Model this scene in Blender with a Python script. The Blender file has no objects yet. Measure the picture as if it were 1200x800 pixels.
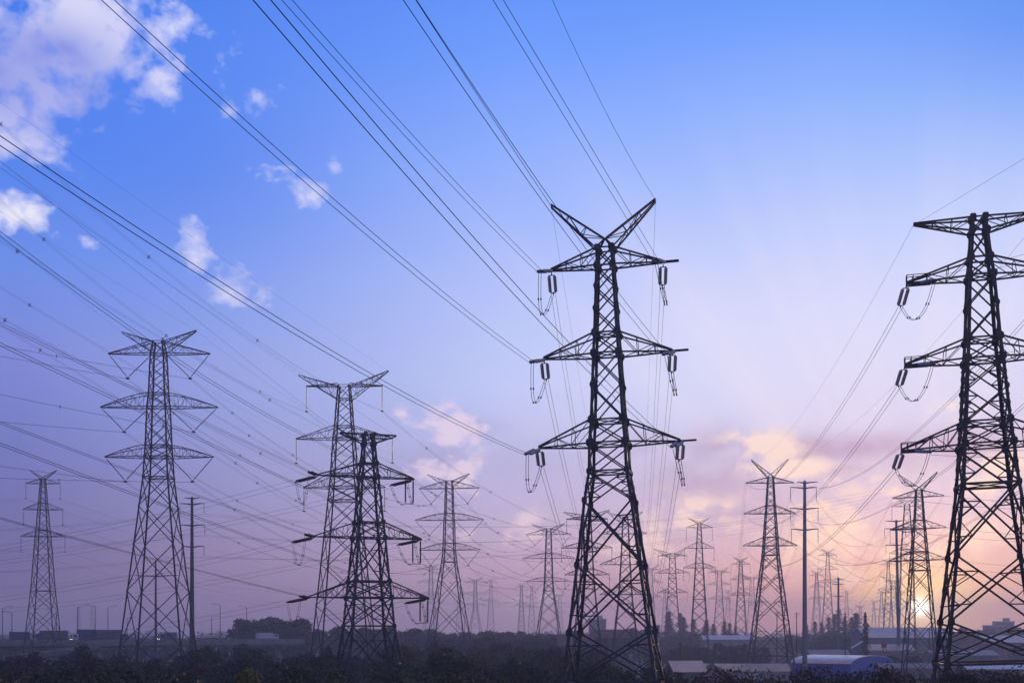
import bpy, math, random
from mathutils import Vector, Matrix
random.seed(7)
R = math.radians
scn = bpy.context.scene
COL = scn.collection
CAM_H, F, U0, V0 = 14.0, 1500.0, 600.0, 741.0      # camera height; focal length, axis and horizon in photo pixels

def at(u, v, Y):                                    # photo pixel at a distance -> place in the world
    return Vector(((u-U0)/F*Y, Y, CAM_H + (V0-v)/F*Y))

# ------------------------------------------------------------------ materials
def mat(name, col, rough=0.7, metal=0.0, var=0.25, scale=2.0, objvar=0.0, bump=0.0, col2=None, spec=0.3, coord='Object'):
    m = bpy.data.materials.new(name); m.use_nodes = True
    nt = m.node_tree; N = nt.nodes; L = nt.links
    b = N['Principled BSDF']
    b.inputs['Roughness'].default_value = rough; b.inputs['Metallic'].default_value = metal
    b.inputs['Specular IOR Level'].default_value = spec
    tc = N.new('ShaderNodeTexCoord'); no = N.new('ShaderNodeTexNoise')
    no.inputs['Scale'].default_value = scale; no.inputs['Detail'].default_value = 5
    L.new(tc.outputs[coord], no.inputs['Vector'])
    rp = N.new('ShaderNodeValToRGB')
    c2 = col2 if col2 else tuple(c*(1+var) for c in col)
    rp.color_ramp.elements[0].position = .35; rp.color_ramp.elements[1].position = .68
    rp.color_ramp.elements[0].color = (*[c*(1-var) for c in col], 1)
    rp.color_ramp.elements[1].color = (*c2, 1)
    L.new(no.outputs['Fac'], rp.inputs['Fac'])
    out = rp.outputs['Color']
    if objvar:
        oi = N.new('ShaderNodeObjectInfo'); hs = N.new('ShaderNodeHueSaturation')
        ma = N.new('ShaderNodeMath'); ma.operation = 'MULTIPLY_ADD'
        ma.inputs[1].default_value = objvar; ma.inputs[2].default_value = 1-objvar/2
        L.new(oi.outputs['Random'], ma.inputs[0]); L.new(ma.outputs[0], hs.inputs['Value'])
        mb = N.new('ShaderNodeMath'); mb.operation = 'MULTIPLY_ADD'
        mb.inputs[1].default_value = -.07; mb.inputs[2].default_value = .52
        L.new(oi.outputs['Random'], mb.inputs[0]); L.new(mb.outputs[0], hs.inputs['Hue'])
        L.new(out, hs.inputs['Color']); out = hs.outputs['Color']
    L.new(out, b.inputs['Base Color'])
    if bump:
        bp = N.new('ShaderNodeBump'); bp.inputs['Strength'].default_value = bump
        L.new(no.outputs['Fac'], bp.inputs['Height']); L.new(bp.outputs['Normal'], b.inputs['Normal'])
    return m

def ribbed(name, col, axis='X', scale=8.0, rough=.5, var=.2):
    """corrugated sheet: a wave bump over a weathered colour"""
    m = mat(name, col, rough, 0, var, .35, spec=.5)
    nt = m.node_tree; N = nt.nodes; L = nt.links; b = N['Principled BSDF']
    tc = N.new('ShaderNodeTexCoord'); w = N.new('ShaderNodeTexWave'); w.bands_direction = axis
    w.inputs['Scale'].default_value = scale
    L.new(tc.outputs['Object'], w.inputs['Vector'])
    bp = N.new('ShaderNodeBump'); bp.inputs['Strength'].default_value = .5
    L.new(w.outputs['Fac'], bp.inputs['Height']); L.new(bp.outputs['Normal'], b.inputs['Normal'])
    return m

STEEL = mat('dark_painted_steel', (.042, .046, .058), .68, .1, .45, 1.3, spec=.2)
STEELR = mat('rusty_dark_steel', (.055, .045, .042), .62, .2, .4, 1.1, col2=(.085, .06, .045))
GALV = mat('galvanised_steel', (.045, .05, .068), .8, .0, .4, .9, spec=.12)
POLE = mat('tubular_pole_steel', (.16, .155, .175), .5, .3, .2, .5)
WIRE = mat('conductor_aluminium', (.05, .05, .058), .6, .3, .1, 1)
PORC = mat('grey_porcelain', (.52, .52, .54), .45, 0, .08, 3, spec=.5)
PORC.node_tree.nodes['Principled BSDF'].inputs['Transmission Weight'].default_value = .3
PORCD = mat('dark_porcelain', (.07, .06, .065), .35, 0, .2, 3)
PORCR = mat('brown_porcelain', (.10, .042, .036), .35, 0, .2, 3)
LEAF = mat('foliage_dark', (.042, .055, .024), .6, 0, .4, .8, objvar=.7, col2=(.075, .08, .03))
LEAFB = mat('foliage_autumn', (.062, .05, .03), .65, 0, .4, .8, objvar=.6, col2=(.11, .068, .034))
LEAFY = mat('foliage_yellow', (.13, .13, .02), .6, 0, .35, .8, objvar=.2)
CONIF = mat('foliage_conifer', (.03, .045, .028), .7, 0, .35, .8, objvar=.4)
BARK = mat('bark', (.06, .048, .038), .85, 0, .35, 3)
CONC = mat('concrete', (.17, .165, .16), .8, 0, .25, .4)
ASPH = mat('asphalt', (.055, .055, .058), .85, 0, .25, .6)
DARKW = mat('dark_plaster', (.13, .11, .11), .8, 0, .25, .4)
WHITEW = mat('white_plaster', (.42, .37, .35), .75, 0, .2, .5)
PINKW = mat('pink_brick', (.30, .20, .18), .8, 0, .3, .8)
WARMR = mat('brown_tile', (.20, .13, .11), .75, 0, .3, .7)
BLUEP = ribbed('blue_sheet', (.02, .075, .36), 'X', 10, .45)
BLUEG = mat('faded_grey_paint', (.19, .165, .17), .6, 0, .2, .6)
ROOFP = ribbed('pale_roof_sheet', (.78, .66, .60), 'X', 3, .30, .12)  # warm tint puts the pink evening sky light into the base colour
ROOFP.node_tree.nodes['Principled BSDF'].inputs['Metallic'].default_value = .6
ROOFG = ribbed('grey_roof_sheet', (.32, .29, .31), 'X', 3, .45, .15)
GLASS = mat('window_glass', (.03, .035, .045), .12, 0, .2, 1, spec=.6)
RUBBER = mat('rubber', (.02, .02, .02), .8)
TRUCKB = mat('truck_blue', (.04, .06, .13), .5, 0, .2, 1)
TRUCKG = mat('truck_grey', (.10, .10, .12), .55, 0, .2, 1)
TRUCKW = mat('truck_white', (.5, .5, .5), .45, 0, .15, 1)
REDP = mat('red_paint', (.35, .05, .035), .5, 0, .2, 1)
HEADL = mat('lit_headlight', (.8, .8, .75), .3)
HEADL.node_tree.nodes['Principled BSDF'].inputs['Emission Color'].default_value = (1, .93, .8, 1)
HEADL.node_tree.nodes['Principled BSDF'].inputs['Emission Strength'].default_value = 4
LAMPM = mat('lamp_housing', (.07, .07, .08), .5, .2, .2, 1)

# ------------------------------------------------------------------ mesh helpers
class MB:
    def __init__(s): s.v = []; s.f = []
    def box(s, c, d, rz=0):
        cx, cy, cz = c; dx, dy, dz = d[0]/2, d[1]/2, d[2]/2
        co, si = math.cos(rz), math.sin(rz); n = len(s.v)
        for z in (-dz, dz):
            for x, y in ((-dx,-dy),(dx,-dy),(dx,dy),(-dx,dy)):
                s.v.append((cx+x*co-y*si, cy+x*si+y*co, cz+z))
        s.f += [(n,n+3,n+2,n+1),(n+4,n+5,n+6,n+7)] + [(n+i,n+(i+1)%4,n+4+(i+1)%4,n+4+i) for i in range(4)]
    def bar(s, p, q, w, h=None):
        p = Vector(p); q = Vector(q); d = q-p
        if d.length < 1e-5: return
        d.normalize(); h = h or w
        a = d.cross(Vector((0,0,1)) if abs(d.z) < .95 else Vector((0,1,0))).normalized(); b = d.cross(a)
        n = len(s.v)
        for e in (p, q):
            for i, j in ((-1,-1),(1,-1),(1,1),(-1,1)): s.v.append(tuple(e + a*(i*w/2) + b*(j*h/2)))
        s.f += [(n,n+3,n+2,n+1),(n+4,n+5,n+6,n+7)] + [(n+i,n+(i+1)%4,n+4+(i+1)%4,n+4+i) for i in range(4)]
    def angle(s, p, q, w, sx, sy, t=.05):          # an L-section corner member
        n = len(s.v)
        prof = [(0,0),(-sx*w,0),(-sx*w,-sy*t),(-sx*t,-sy*t),(-sx*t,-sy*w),(0,-sy*w)]
        for e in (p, q):
            for a, b in prof: s.v.append((e[0]+a, e[1]+b, e[2]))
        s.f += [tuple(range(n,n+6))[::-1], tuple(range(n+6,n+12))] + [(n+i,n+(i+1)%6,n+6+(i+1)%6,n+6+i) for i in range(6)]
    def tube(s, pts, r, k=6, cap=True):
        pts = [Vector(p) for p in pts]; n0 = len(s.v); m = len(pts)
        rs = r if isinstance(r, (list, tuple)) else [r]*m
        ref = None
        for i, p in enumerate(pts):
            d = (pts[min(i+1,m-1)]-pts[max(i-1,0)]).normalized()
            if ref is None: ref = d.cross(Vector((0,0,1)) if abs(d.z) < .95 else Vector((1,0,0))).normalized()
            a = (ref - d*ref.dot(d)).normalized(); ref = a; b = d.cross(a)
            for j in range(k):
                t = 2*math.pi*j/k
                s.v.append(tuple(p + a*(rs[i]*math.cos(t)) + b*(rs[i]*math.sin(t))))
        for i in range(m-1):
            for j in range(k):
                s.f.append((n0+i*k+j, n0+i*k+(j+1)%k, n0+(i+1)*k+(j+1)%k, n0+(i+1)*k+j))
        if cap:
            s.f += [tuple(range(n0,n0+k))[::-1], tuple(range(n0+(m-1)*k, n0+m*k))]
    def poly(s, pts):
        n = len(s.v); s.v += [tuple(p) for p in pts]; s.f.append(tuple(range(n, n+len(pts))))
    def build(s, name, m, parent=None, smooth=False, kind=None, label=None):
        me = bpy.data.meshes.new(name); me.from_pydata(s.v, [], s.f); me.materials.append(m); me.update()
        if smooth:
            for p in me.polygons: p.use_smooth = True
        o = bpy.data.objects.new(name, me); COL.objects.link(o)
        if parent is not None: o.parent = parent
        if kind: o['kind'] = kind
        if label: o['label'] = label
        return o

def tag(o, label, cat, group=None, kind=None):
    o['label'] = label; o['category'] = cat
    if group: o['group'] = group
    if kind: o['kind'] = kind
    return o
def thing(name, label, cat, loc=(0,0,0), rz=0, ry=0, group=None):
    o = bpy.data.objects.new(name, None); COL.objects.link(o); o.empty_display_size = .5
    o.location = loc; o.rotation_euler = (0, ry, rz)
    return tag(o, label, cat, group)
def dup(root, loc, rz=0, sc=1.0, label=None, group=None):
    r = root.copy(); COL.objects.link(r); r.location = loc; r.rotation_euler = (0, 0, rz)
    r.scale = sc if isinstance(sc, tuple) else (sc, sc, sc)
    if label: r['label'] = label
    if group: r['group'] = group
    for ch in list(root.children):
        c = ch.copy(); COL.objects.link(c); c.parent = r
        for g in list(ch.children):
            d = g.copy(); COL.objects.link(d); d.parent = c
    return r

# ------------------------------------------------------------------ lattice pylons
def lerp(a, b, t): return a+(b-a)*t

def truss_arm(low0, up0, tip, hy_low, hy_up, n, wc, wb, arch=0.0, dtip=.14, tip_h=.12):
    """one crossarm: two lower and two upper chords running together at the tip; low0 / up0 / tip are (x, z)"""
    mb = MB(); P = {}
    for i in range(n+1):
        t = i/n
        xl, zl = lerp(low0[0], tip[0], t), lerp(low0[1], tip[1], t)
        xu, zu = lerp(up0[0], tip[0], t), lerp(up0[1], tip[1]+tip_h, t) + arch*4*t*(1-t)*(1-.45*t)
        yl, yu = lerp(hy_low, dtip, t), lerp(hy_up, dtip, t)
        for s in (-1, 1):
            P['l',i,s] = Vector((xl, s*yl, zl)); P['u',i,s] = Vector((xu, s*yu, zu))
    for s in (-1, 1):
        for i in range(n):
            mb.bar(P['l',i,s], P['l',i+1,s], wc); mb.bar(P['u',i,s], P['u',i+1,s], wc)
            if i: mb.bar(P['l',i,s], P['u',i,s], wb)
            if i < n-1:
                if i % 2 == 0: mb.bar(P['u',i,s], P['l',i+1,s], wb)
                else: mb.bar(P['l',i,s], P['u',i+1,s], wb)
    for i in range(n+1):
        mb.bar(P['l',i,-1], P['l',i,1], wb)
        if 0 < i < n: mb.bar(P['u',i,-1], P['u',i,1], wb)
        if i < n: mb.bar(P['l',i,(-1)**i], P['l',i+1,-(-1)**i], wb)
    return mb

def insulator(p, q, r, n=14, k=8):
    """a string of sheds from p to q with caps"""
    p = Vector(p); q = Vector(q); mb = MB(); d = q-p; pts = []; rs = []
    pts += [p, p+d*.06, p+d*.0601]; rs += [r*.3, r*.3, r*.6]
    for i in range(n):
        a = .07+.86*i/n; b = a+.86/n*.55; c = a+.86/n*.9
        pts += [p+d*a, p+d*b, p+d*c]; rs += [r*.62, r, r*.66]
    pts += [p+d*.94, p+d]; rs += [r*.3, r*.3]
    mb.tube(pts, rs, k); return mb

PYL = {}
def pylon(key, u, Y, s, label, st, arms, horns=(), yaw=0, lean=0, wl=.26, wb=.11, strings=None, steel=None,
          gusset=False, redundant=False, ratio=1.05, group=None, apex=None, porc=None, rs=.11):
    """st: (photo row, half width px, horizontal?) from the top down; arms: (low row, upper row, left px, right px, arch, tip row or None)"""
    steel = steel or STEEL; porc = porc or PORCD
    x = (u-U0)/F*Y
    root = thing('lattice_pylon', label, 'pylon', (x, Y, 0), R(yaw), R(lean), group)
    M = Matrix.Translation((x, Y, 0)) @ Matrix.Rotation(R(yaw), 4, 'Z') @ Matrix.Rotation(R(lean), 4, 'Y')
    Z = lambda v: CAM_H + (V0-v)/s
    S = [(Z(v), h/s, hz) for v, h, hz in st]
    (z1, h1, _), (z0, h0, _) = S[-2], S[-1]
    if z0 > .5: S.append((0.0, h0 + (h0-h1)/(z1-z0)*z0, False))
    def hw(z):
        for (a, ha, _), (b, hb, _) in zip(S, S[1:]):
            if b <= z <= a: return lerp(hb, ha, (z-b)/(a-b))
        return S[0][1] if z > S[0][0] else S[-1][1]
    # panel levels
    lev = [(S[0][0], True)]
    for (a, ha, _), (b, hb, hz) in zip(S, S[1:]):
        n = max(1, round((a-b)/(ratio*(ha+hb))))
        w = [1/(1+ (hb/ha-1)*(i+.5)/n)**-1 for i in range(n)]; tot = sum(w); z = a
        for i in range(n):
            z -= (a-b)*w[i]/tot; lev.append((z, hz and i == n-1))
    legs = {}
    for sx in (-1, 1):
        for sy in (-1, 1):
            mb = MB()
            for (a, ha, _), (b, hb, _) in zip(S, S[1:]):
                mb.angle((sx*hb, sy*hb, b), (sx*ha, sy*ha, a), wl*(1.0 if b > S[-1][0]+12 or not redundant else 1.15), sx, sy, wl*.28)
            if S[-1][0] < .1:
                mb.box((sx*S[-1][1], sy*S[-1][1], .3), (wl*3.2, wl*3.2, .6))
            legs[sx, sy] = mb.build('leg', steel, root)
    br = MB()
    for (a, hza), (b, hzb) in zip(lev, lev[1:]):
        ha, hb = hw(a), hw(b)
        for fx, fy in ((0,-1),(0,1),(-1,0),(1,0)):
            def pt(q, z, h):                       # q in [-1,1] across the face
                return Vector((q*h, fy*h, z)) if fy else Vector((fx*h, q*h, z))
            A, B, C, D = pt(-1,b,hb), pt(1,b,hb), pt(-1,a,ha), pt(1,a,ha)
            ww = wb*(1.35 if hb > 2.2 else 1)
            br.bar(A, D, ww); br.bar(B, C, ww)
            if hzb: br.bar(A, B, ww*1.15)
            if a == lev[0][0]: br.bar(C, D, ww)
            if redundant and hb > 1.75:
                w2 = wb*.7
                for (l0, l1, d_lo, d_hi) in ((A, C, D, B), (B, D, C, A)):
                    # diagonal from the leg's foot runs to d_lo, diagonal from the leg's head runs to d_hi
                    q1, q3 = l0.lerp(l1, .25), l0.lerp(l1, .75)
                    e1, e3 = l0.lerp(d_lo, .26), l1.lerp(d_hi, .26)
                    mid = l0.lerp(l1, .5)
                    br.bar(q1, e1, w2*1.3); br.bar(q3, e3, w2*1.3); br.bar(mid, e1, w2); br.bar(mid, e3, w2)
        if hzb and hb > 1:
            br.bar((-hb,-hb,b),(hb,hb,b), wb*.8); br.bar((-hb,hb,b),(hb,-hb,b), wb*.8)
    br.build('lattice_bracing', steel, root)
    if gusset:
        gl = [z for z, hz in lev if z > 2]
        arm_z = [Z(a[0]) for a in arms] + [Z(a[1]) for a in arms]
        for (sx, sy), leg in legs.items():
            for z in gl:
                h = hw(z); big = min(abs(z-q) for q in arm_z) < .35
                g = (.26 if big else .16) + h*.035
                mb = MB(); c = Vector((sx*(h-g*.45), sy*(h+.02), z)); q = g*.62
                pts = [c+Vector((dx, 0, dz)) for dx, dz in ((-g,-q),(-q,-g*1.1),(q,-g*1.1),(g,-q),(g,q),(q,g*1.1),(-q,g*1.1),(-g,q))]
                nrm = Vector((0, sy*.03, 0)); n = len(mb.v); mb.v += [tuple(p) for p in pts]+[tuple(p+nrm) for p in pts]
                mb.f += [tuple(range(n,n+8)), tuple(range(n+15,n+7,-1))]+[(n+i,n+(i+1)%8,n+8+(i+1)%8,n+8+i) for i in range(8)]
                mb.build('gusset_plate', steel, leg)
    tips = {}
    for k, (vl, vu, ll, rr, arch, vt, kind) in enumerate(arms):
        zl, zu = Z(vl), Z(vu)
        for sx, ln in ((-1, ll), (1, rr)):
            if not ln: continue
            T = (sx*ln/s, Z(vt) if vt is not None else zl)
            n = max(3, round(ln/s/2.0))
            mb = truss_arm((sx*hw(zl), zl), (sx*hw(zu), zu), T, hw(zl), hw(zu), n, wb*1.15, wb*.52, arch/s, tip_h=.12)
            if kind == 'rail':                     # little railed cage at the arm's end
                x0 = T[0]; x1 = T[0]-sx*2.1; zt = T[1]+.7
                for yy in (-.4, .4):
                    mb.bar((x0, yy, zt), (x1, yy, zt), .06)
                    for xx in (x0, x0-sx*.55): mb.bar((xx, yy, T[1]-.1), (xx, yy, zt), .07)
                    mb.bar((x0, yy, T[1]-.12), (x1, yy, T[1]-.12), .12)
                mb.bar((x0, -.4, zt), (x0, .4, zt), .06); mb.bar((x0, -.4, T[1]-.1), (x0, .4, T[1]-.1), .12)
                mb.bar((x0-sx*.5, -.4, T[1]-.1), (x0-sx*.5, .4, T[1]-.1), .12)
            if kind == 'ext' and sx > 0:
                for yy in (-.22, .22): mb.bar((T[0]-1.0, yy, T[1]), (T[0]+1.35, yy, T[1]+.05), .1)
                mb.bar((T[0]+1.35, -.22, T[1]+.05), (T[0]+1.35, .22, T[1]+.05), .09)
            mb.build('cross_arm', steel, root)
            tips[k, sx] = Vector((T[0], 0, T[1]))
    for (vl, vu, dl, dr, vtl, vtr, xin) in horns:
        for sx, dx, vt in ((-1, dl, vtl), (1, dr, vtr)):
            zl, zu = Z(vl), Z(vu)
            up0 = (sx*(hw(zu) if xin is None else xin/s), zu)
            T = (sx*dx/s, Z(vt))
            n = max(3, round(dx/s/1.5))
            mb = truss_arm((sx*hw(zl), zl), up0, T, hw(zl), hw(zu)*.6 if xin is None else .12, n, wb*1.1, wb*.52, 0, dtip=.12, tip_h=.22)
            if xin is not None and sx > 0:
                h = S[0][1]
                for a in (-1, 1):
                    for b in (-1, 1): mb.bar((a*h, b*h, S[0][0]), (0, 0, zu), wb*1.2)
            mb.build('earth_wire_horn', steel, root)
            tips['h', sx] = Vector((T[0], 0, T[1]+.1))
    hang = {}
    for k, spec in (strings or {}).items():
        if spec[0] == 'I':
            for sx in (-1, 1):
                if (k, sx) not in tips: continue
                off = spec[2]/s if len(spec) > 2 else .1
                p = tips[k, sx] - Vector((sx*off, 0, .1)); q = p - Vector((0, 0, spec[1]/s))
                insulator(p, q, rs, 12, 6).build('insulator_string', porc, root)
                c = MB(); c.box(q-Vector((0,0,.12)), (.5, .5, .24)); c.build('suspension_clamp', steel, root)
                hang[k, sx] = q - Vector((0, 0, .2))
        elif spec[0] == 'V':
            for sx in (-1, 1):
                p1 = tips[k, sx] - Vector((sx*.15, 0, .1)); zz = p1.z
                xin = sx*(hw(zz)+spec[2]/s); p2 = Vector((xin, 0, zz-spec[3]/s))
                q = Vector(((p1.x+p2.x)/2 + sx*spec[4]/s, 0, zz - spec[1]/s))
                for p in (p1, p2):
                    insulator(p, q, rs, 16, 6).build('insulator_string', porc, root)
                c = MB(); c.box(q-Vector((0,0,.15)), (.6, .6, .3)); c.build('suspension_clamp', steel, root)
                hang[k, sx] = q - Vector((0, 0, .25))
    PYL[key] = dict(root=root, M=M, tips=tips, hang=hang, s=s, Y=Y, steel=steel)
    return PYL[key]

def wpt(key, k, sx):
    p = PYL[key]; v = p['hang'].get((k, sx)) or p['tips'][k, sx]
    return p['M'] @ v

# ---- big centre pylon
CEN = pylon('cen', 722.5, 112.8, 13.3, 'nearest big dark pylon in the centre, V-shaped horns above three crossarms', [
    (291, 10, True), (312, 11, True), (391, 14.7, True), (415, 16.2, True), (493, 20, True), (520, 22.3, True), (553, 23.2, True),
    (587, 28.5, False), (662, 37.5, False), (740, 47, False), (800, 54.5, True)],
    [(311.5, 291, 65, 67, 0, None, 'ext'), (415.5, 391, 76, 76, 0, None, 'ext'), (520.5, 493, 84, 83, 0, None, 'ext')],
    [(291, 278, 63, 60, 236.5, 240, 1.5)], yaw=-11, lean=-1.2, wl=.25, wb=.115, gusset=True, redundant=True, ratio=.98)
# ---- right pylon, flat top
RIG = pylon('rig', 1168, 115.4, 13.0, 'huge dark pylon at the right edge with flat topmost arm and railed arm ends', [
    (254, 8.5, True), (270, 10, True), (302, 12.5, True), (323, 15, True), (397, 19, True), (421, 21, True), (495, 26, True), (521, 28.5, True), (568, 32, True),
    (650, 43, False), (727, 53, False), (776, 59.5, True)],
    [(270, 254, 73, 73, 0, 255, 'flat'), (324, 302, 83, 86, 0, None, 'rail'), (421, 397, 88, 92, 0, None, 'rail'), (522, 495, 95, 99, 0, None, 'rail')],
    yaw=-12, lean=-1.75, wl=.29, wb=.125, gusset=True, redundant=True, ratio=.95, steel=STEELR)
# ---- dark angle pylon left of centre
ANG = pylon('ang', 432, 174.4, 8.6, 'near dark pylon left of centre with insulators slanting out to the left', [
    (509, 6.2, True), (520, 7, True), (543, 9, True), (559, 10.5, True), (612, 15, True), (630, 17, True), (681, 21, True), (700, 23, True), (733, 25.5, True),
    (800, 36, True)],
    [(519, 509, 34, 33, 0, 509.5, 'flat'), (559, 543, 60, 54, 0, None, 'x'), (630, 612, 64, 63, 0, None, 'x'), (700, 681, 70, 72, 0, None, 'x')],
    yaw=20, wl=.28, wb=.12, gusset=True, redundant=True, ratio=1.0)
# ---- the tall ones behind
V5 = {0: ('V', 27, 2, 2, 2), 1: ('V', 27, 2, 2, 0), 2: ('V', 27, 2, 2, 0)}
BIG = pylon('big', 186, 258, 5.8, 'tall slender violet-grey pylon at left with V-shaped insulator pairs under arched arms', [
    (401, 6, True), (416, 8.4, True), (462, 10, True), (478, 11.5, True), (523, 13, True), (536, 13.8, True), (560, 15, True), (757, 35.5, False)],
    [(415.5, 401, 59, 60, 0, None, 'x'), (478, 462, 68, 69, 2.4, None, 'x'), (536, 523, 63, 64, 2.0, None, 'x')],
    [(413, 401, 43, 44, 391, 389, None)], yaw=0, wl=.30, wb=.12, strings=V5, steel=GALV, ratio=1.0)
V4 = {0: ('V', 17, 1.5, 1, 1), 1: ('V', 17, 1.5, 1, 0), 2: ('V', 17, 1.5, 1, 0)}
BG2 = pylon('bg2', 526.5, 417, 3.6, 'hazy slender pylon left of the centre pylon, waisted body with V-shaped insulators', [
    (563, 4, True), (572, 4.6, True), (601, 5.2, True), (609, 6, True), (636, 6.6, True), (644, 7, True), (658, 8.2, True), (748, 22, False)],
    [(572, 563, 36, 36, 0, None, 'x'), (609, 601, 41, 41, 1.4, None, 'x'), (644, 636, 36, 37, 1.2, None, 'x')],
    [(570, 563, 26, 24, 556, 555.5, None)], yaw=-8, wl=.32, wb=.12, strings=V4, steel=GALV, ratio=1.0)
V3 = {0: ('V', 12, 1, 1, 1), 1: ('V', 12, 1, 1, 0), 2: ('V', 12, 1, 1, 0)}
BG3 = pylon('bg3', 643, 566, 2.65, 'pale pylon just left of the centre pylon legs with waist and spread feet', [
    (619, 3, True), (626, 3.4, True), (648, 3.9, True), (654, 4.4, True), (676, 4.9, True), (681, 5.2, True), (692, 6, True), (742, 13.5, False)],
    [(626, 619, 27, 27, 0, None, 'x'), (654, 648, 31, 31, 1, None, 'x'), (681, 676, 27, 27, .9, None, 'x')],
    [(624, 619, 20, 19, 614, 613.5, None)], yaw=-8, wl=.34, wb=.13, strings=V3, steel=GALV, ratio=1.0)
HNG = pylon('hng', 403.5, 288, 5.2, 'tall grey pylon standing right behind the dark angle pylon with long hanging insulators', [
    (452, 6.8, True), (468, 8.4, True), (500, 10.5, True), (514.5, 12, True), (556, 14.5, True), (571, 15.6, True), (587, 17, True), (765, 33.5, False)],
    [(453, 450.5, 45, 45, 0, None, 'x'), (514.5, 500, 57, 57, 0, None, 'x'), (571.5, 556, 48, 48, 0, None, 'x')],
    [(468, 453, 54, 52, 440.5, 436, None)], yaw=-2, wl=.31, wb=.12, ratio=1.0,
    strings={0: ('I', 28), 1: ('I', 27), 2: ('I', 26)}, steel=GALV)
A2 = pylon('a2', 903, 368, 4.08, 'dark pylon right of centre beside the tubular pole, V horns over three arms', [
    (559, 3.6, True), (565.5, 4, True), (592, 5.4, True), (601.5, 6.2, True), (629, 8, True), (639, 8.6, True), (650, 9.3, True), (768, 23.5, True)],
    [(565.5, 559, 29, 27, 0, None, 'x'), (601.5, 592, 31, 29, 0, None, 'x'), (639, 629, 32, 31, 0, None, 'x')],
    [(559, 554.5, 22.5, 20.5, 539, 538.5, .8)], yaw=-3, wl=.32, wb=.135, redundant=True, ratio=1.0)
A3 = pylon('a3', 733, 417, 3.6, 'dark hazy pylon seen between the legs of the centre pylon', [
    (605, 3.2, True), (614, 3.8, True), (650, 5.4, True), (661, 6, True), (687, 7.6, True), (696, 8.2, True), (707, 9, True), (752, 14.5, True)],
    [(625, 616, 28, 24, 0, None, 'x'), (661, 651, 30, 25, 0, None, 'x'), (696, 687, 30, 26, 0, None, 'x')],
    [(614, 606, 21, 20, 600, 600, .8)], yaw=-8, wl=.32, wb=.13, ratio=1.0)
SUN = pylon('sun', 1079, 341, 4.4, 'dark pylon standing straight in front of the low sun', [
    (574, 4, True), (582, 4.4, True), (609, 6, True), (619, 7, True), (646, 9, True), (656, 9.8, True), (668, 10.8, True), (765, 18, True)],
    [(582, 574, 30, 28, 0, None, 'x'), (619, 609, 33, 30, 0, None, 'x'), (656, 646, 35, 32, 0, None, 'x')],
    [(574, 570, 23, 21, 555, 554.5, .8)], yaw=-26, lean=-.5, wl=.32, wb=.13, ratio=1.0, steel=STEELR)
IS = {0: ('I', 17), 1: ('I', 17), 2: ('I', 17)}
FLL = pylon('fll', 50.5, 420, 3.57, 'violet-grey pylon near the left edge behind the lorries, hanging insulators on three arms', [
    (561, 2.8, True), (566.5, 3.2, True), (589, 4.6, True), (597, 5.3, True), (621, 6.8, True), (628.5, 7.6, True), (692, 11.5, True), (742, 16, True)],
    [(566.5, 561, 20, 20, 0, None, 'x'), (597, 589, 23, 23, 0, None, 'x'), (628.5, 621, 25.5, 25.5, 0, None, 'x')],
    [(561, 558.5, 14.5, 15.5, 552, 551.5, .8)], yaw=4, wl=.3, wb=.12, strings=IS, steel=GALV, ratio=1.0)
IS2 = {0: ('I', 14), 1: ('I', 14), 2: ('I', 14)}
E1 = pylon('e1', 819.5, 600, 2.6, 'pale pylon rising from the conifers right of the centre pylon, V horns and hanging insulators', [
    (608, 2.3, True), (613, 2.6, True), (631, 3.4, True), (638, 3.9, True), (656, 4.8, True), (662, 5.2, True), (700, 7.4, True), (748, 10.5, False)],
    [(613, 608, 16, 16, 0, None, 'x'), (638, 631, 18, 18, 0, None, 'x'), (662, 656, 19.5, 20, 0, None, 'x')],
    [(608, 606, 12.5, 11.5, 602, 602, .8)], yaw=-4, wl=.33, wb=.135, strings=IS2, steel=GALV, ratio=1.0)
E2 = pylon('e2', 688, 400, 3.7, 'hazy pylon half hidden behind the left leg of the centre pylon', [
    (604, 4.5, True), (611, 5, True), (635, 6, True), (643, 6.6, True), (667, 7.6, True), (674, 8, True), (690, 9.2, True), (745, 15, False)],
    [(610, 606.5, 24, 24, 0, None, 'x'), (643, 636, 30, 29, 0, None, 'x'), (674, 667, 26, 26, 0, None, 'x')],
    [(612, 605, 27, 26, 602, 600, None)], yaw=-6, wl=.3, wb=.12, strings={0: ('I', 15), 1: ('I', 15), 2: ('I', 15)}, steel=GALV, ratio=1.0)
D2 = pylon('d2', 788, 714, 2.1, 'pale pylon behind the thin hanging cables just right of the centre pylon', [
    (648, 3, True), (654, 3.4, True), (671, 4.2, True), (677, 4.6, True), (694, 5.4, True), (699, 5.8, True), (745, 9, False)],
    [(651, 648.5, 17, 17, 0, None, 'x'), (671, 666, 21, 20, 0, None, 'x'), (694, 689, 18, 18, 0, None, 'x')],
    [(654, 648, 21, 15, 643, 642.5, None)], yaw=-6, wl=.34, wb=.14, strings={0: ('I', 9), 1: ('I', 9), 2: ('I', 9)}, steel=GALV, ratio=1.05)
E3 = pylon('e3', 868, 830, 1.85, 'small hazy pylon left of the dark V-horned pylon beside the tubular pole', [
    (655, 1.8, True), (659, 2, True), (672, 2.6, True), (677, 3, True), (692, 3.8, True), (696, 4.2, True), (746, 7.5, False)],
    [(659, 655, 11.5, 11.5, 0, None, 'x'), (677.5, 672, 12.5, 12.5, 0, None, 'x'), (696, 691, 13, 13, 0, None, 'x')],
    [(655, 653.5, 9, 8.5, 650.5, 650.5, .6)], yaw=-4, wl=.36, wb=.14, strings={0: ('I', 10), 1: ('I', 10), 2: ('I', 10)}, steel=GALV, ratio=1.05)
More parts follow.
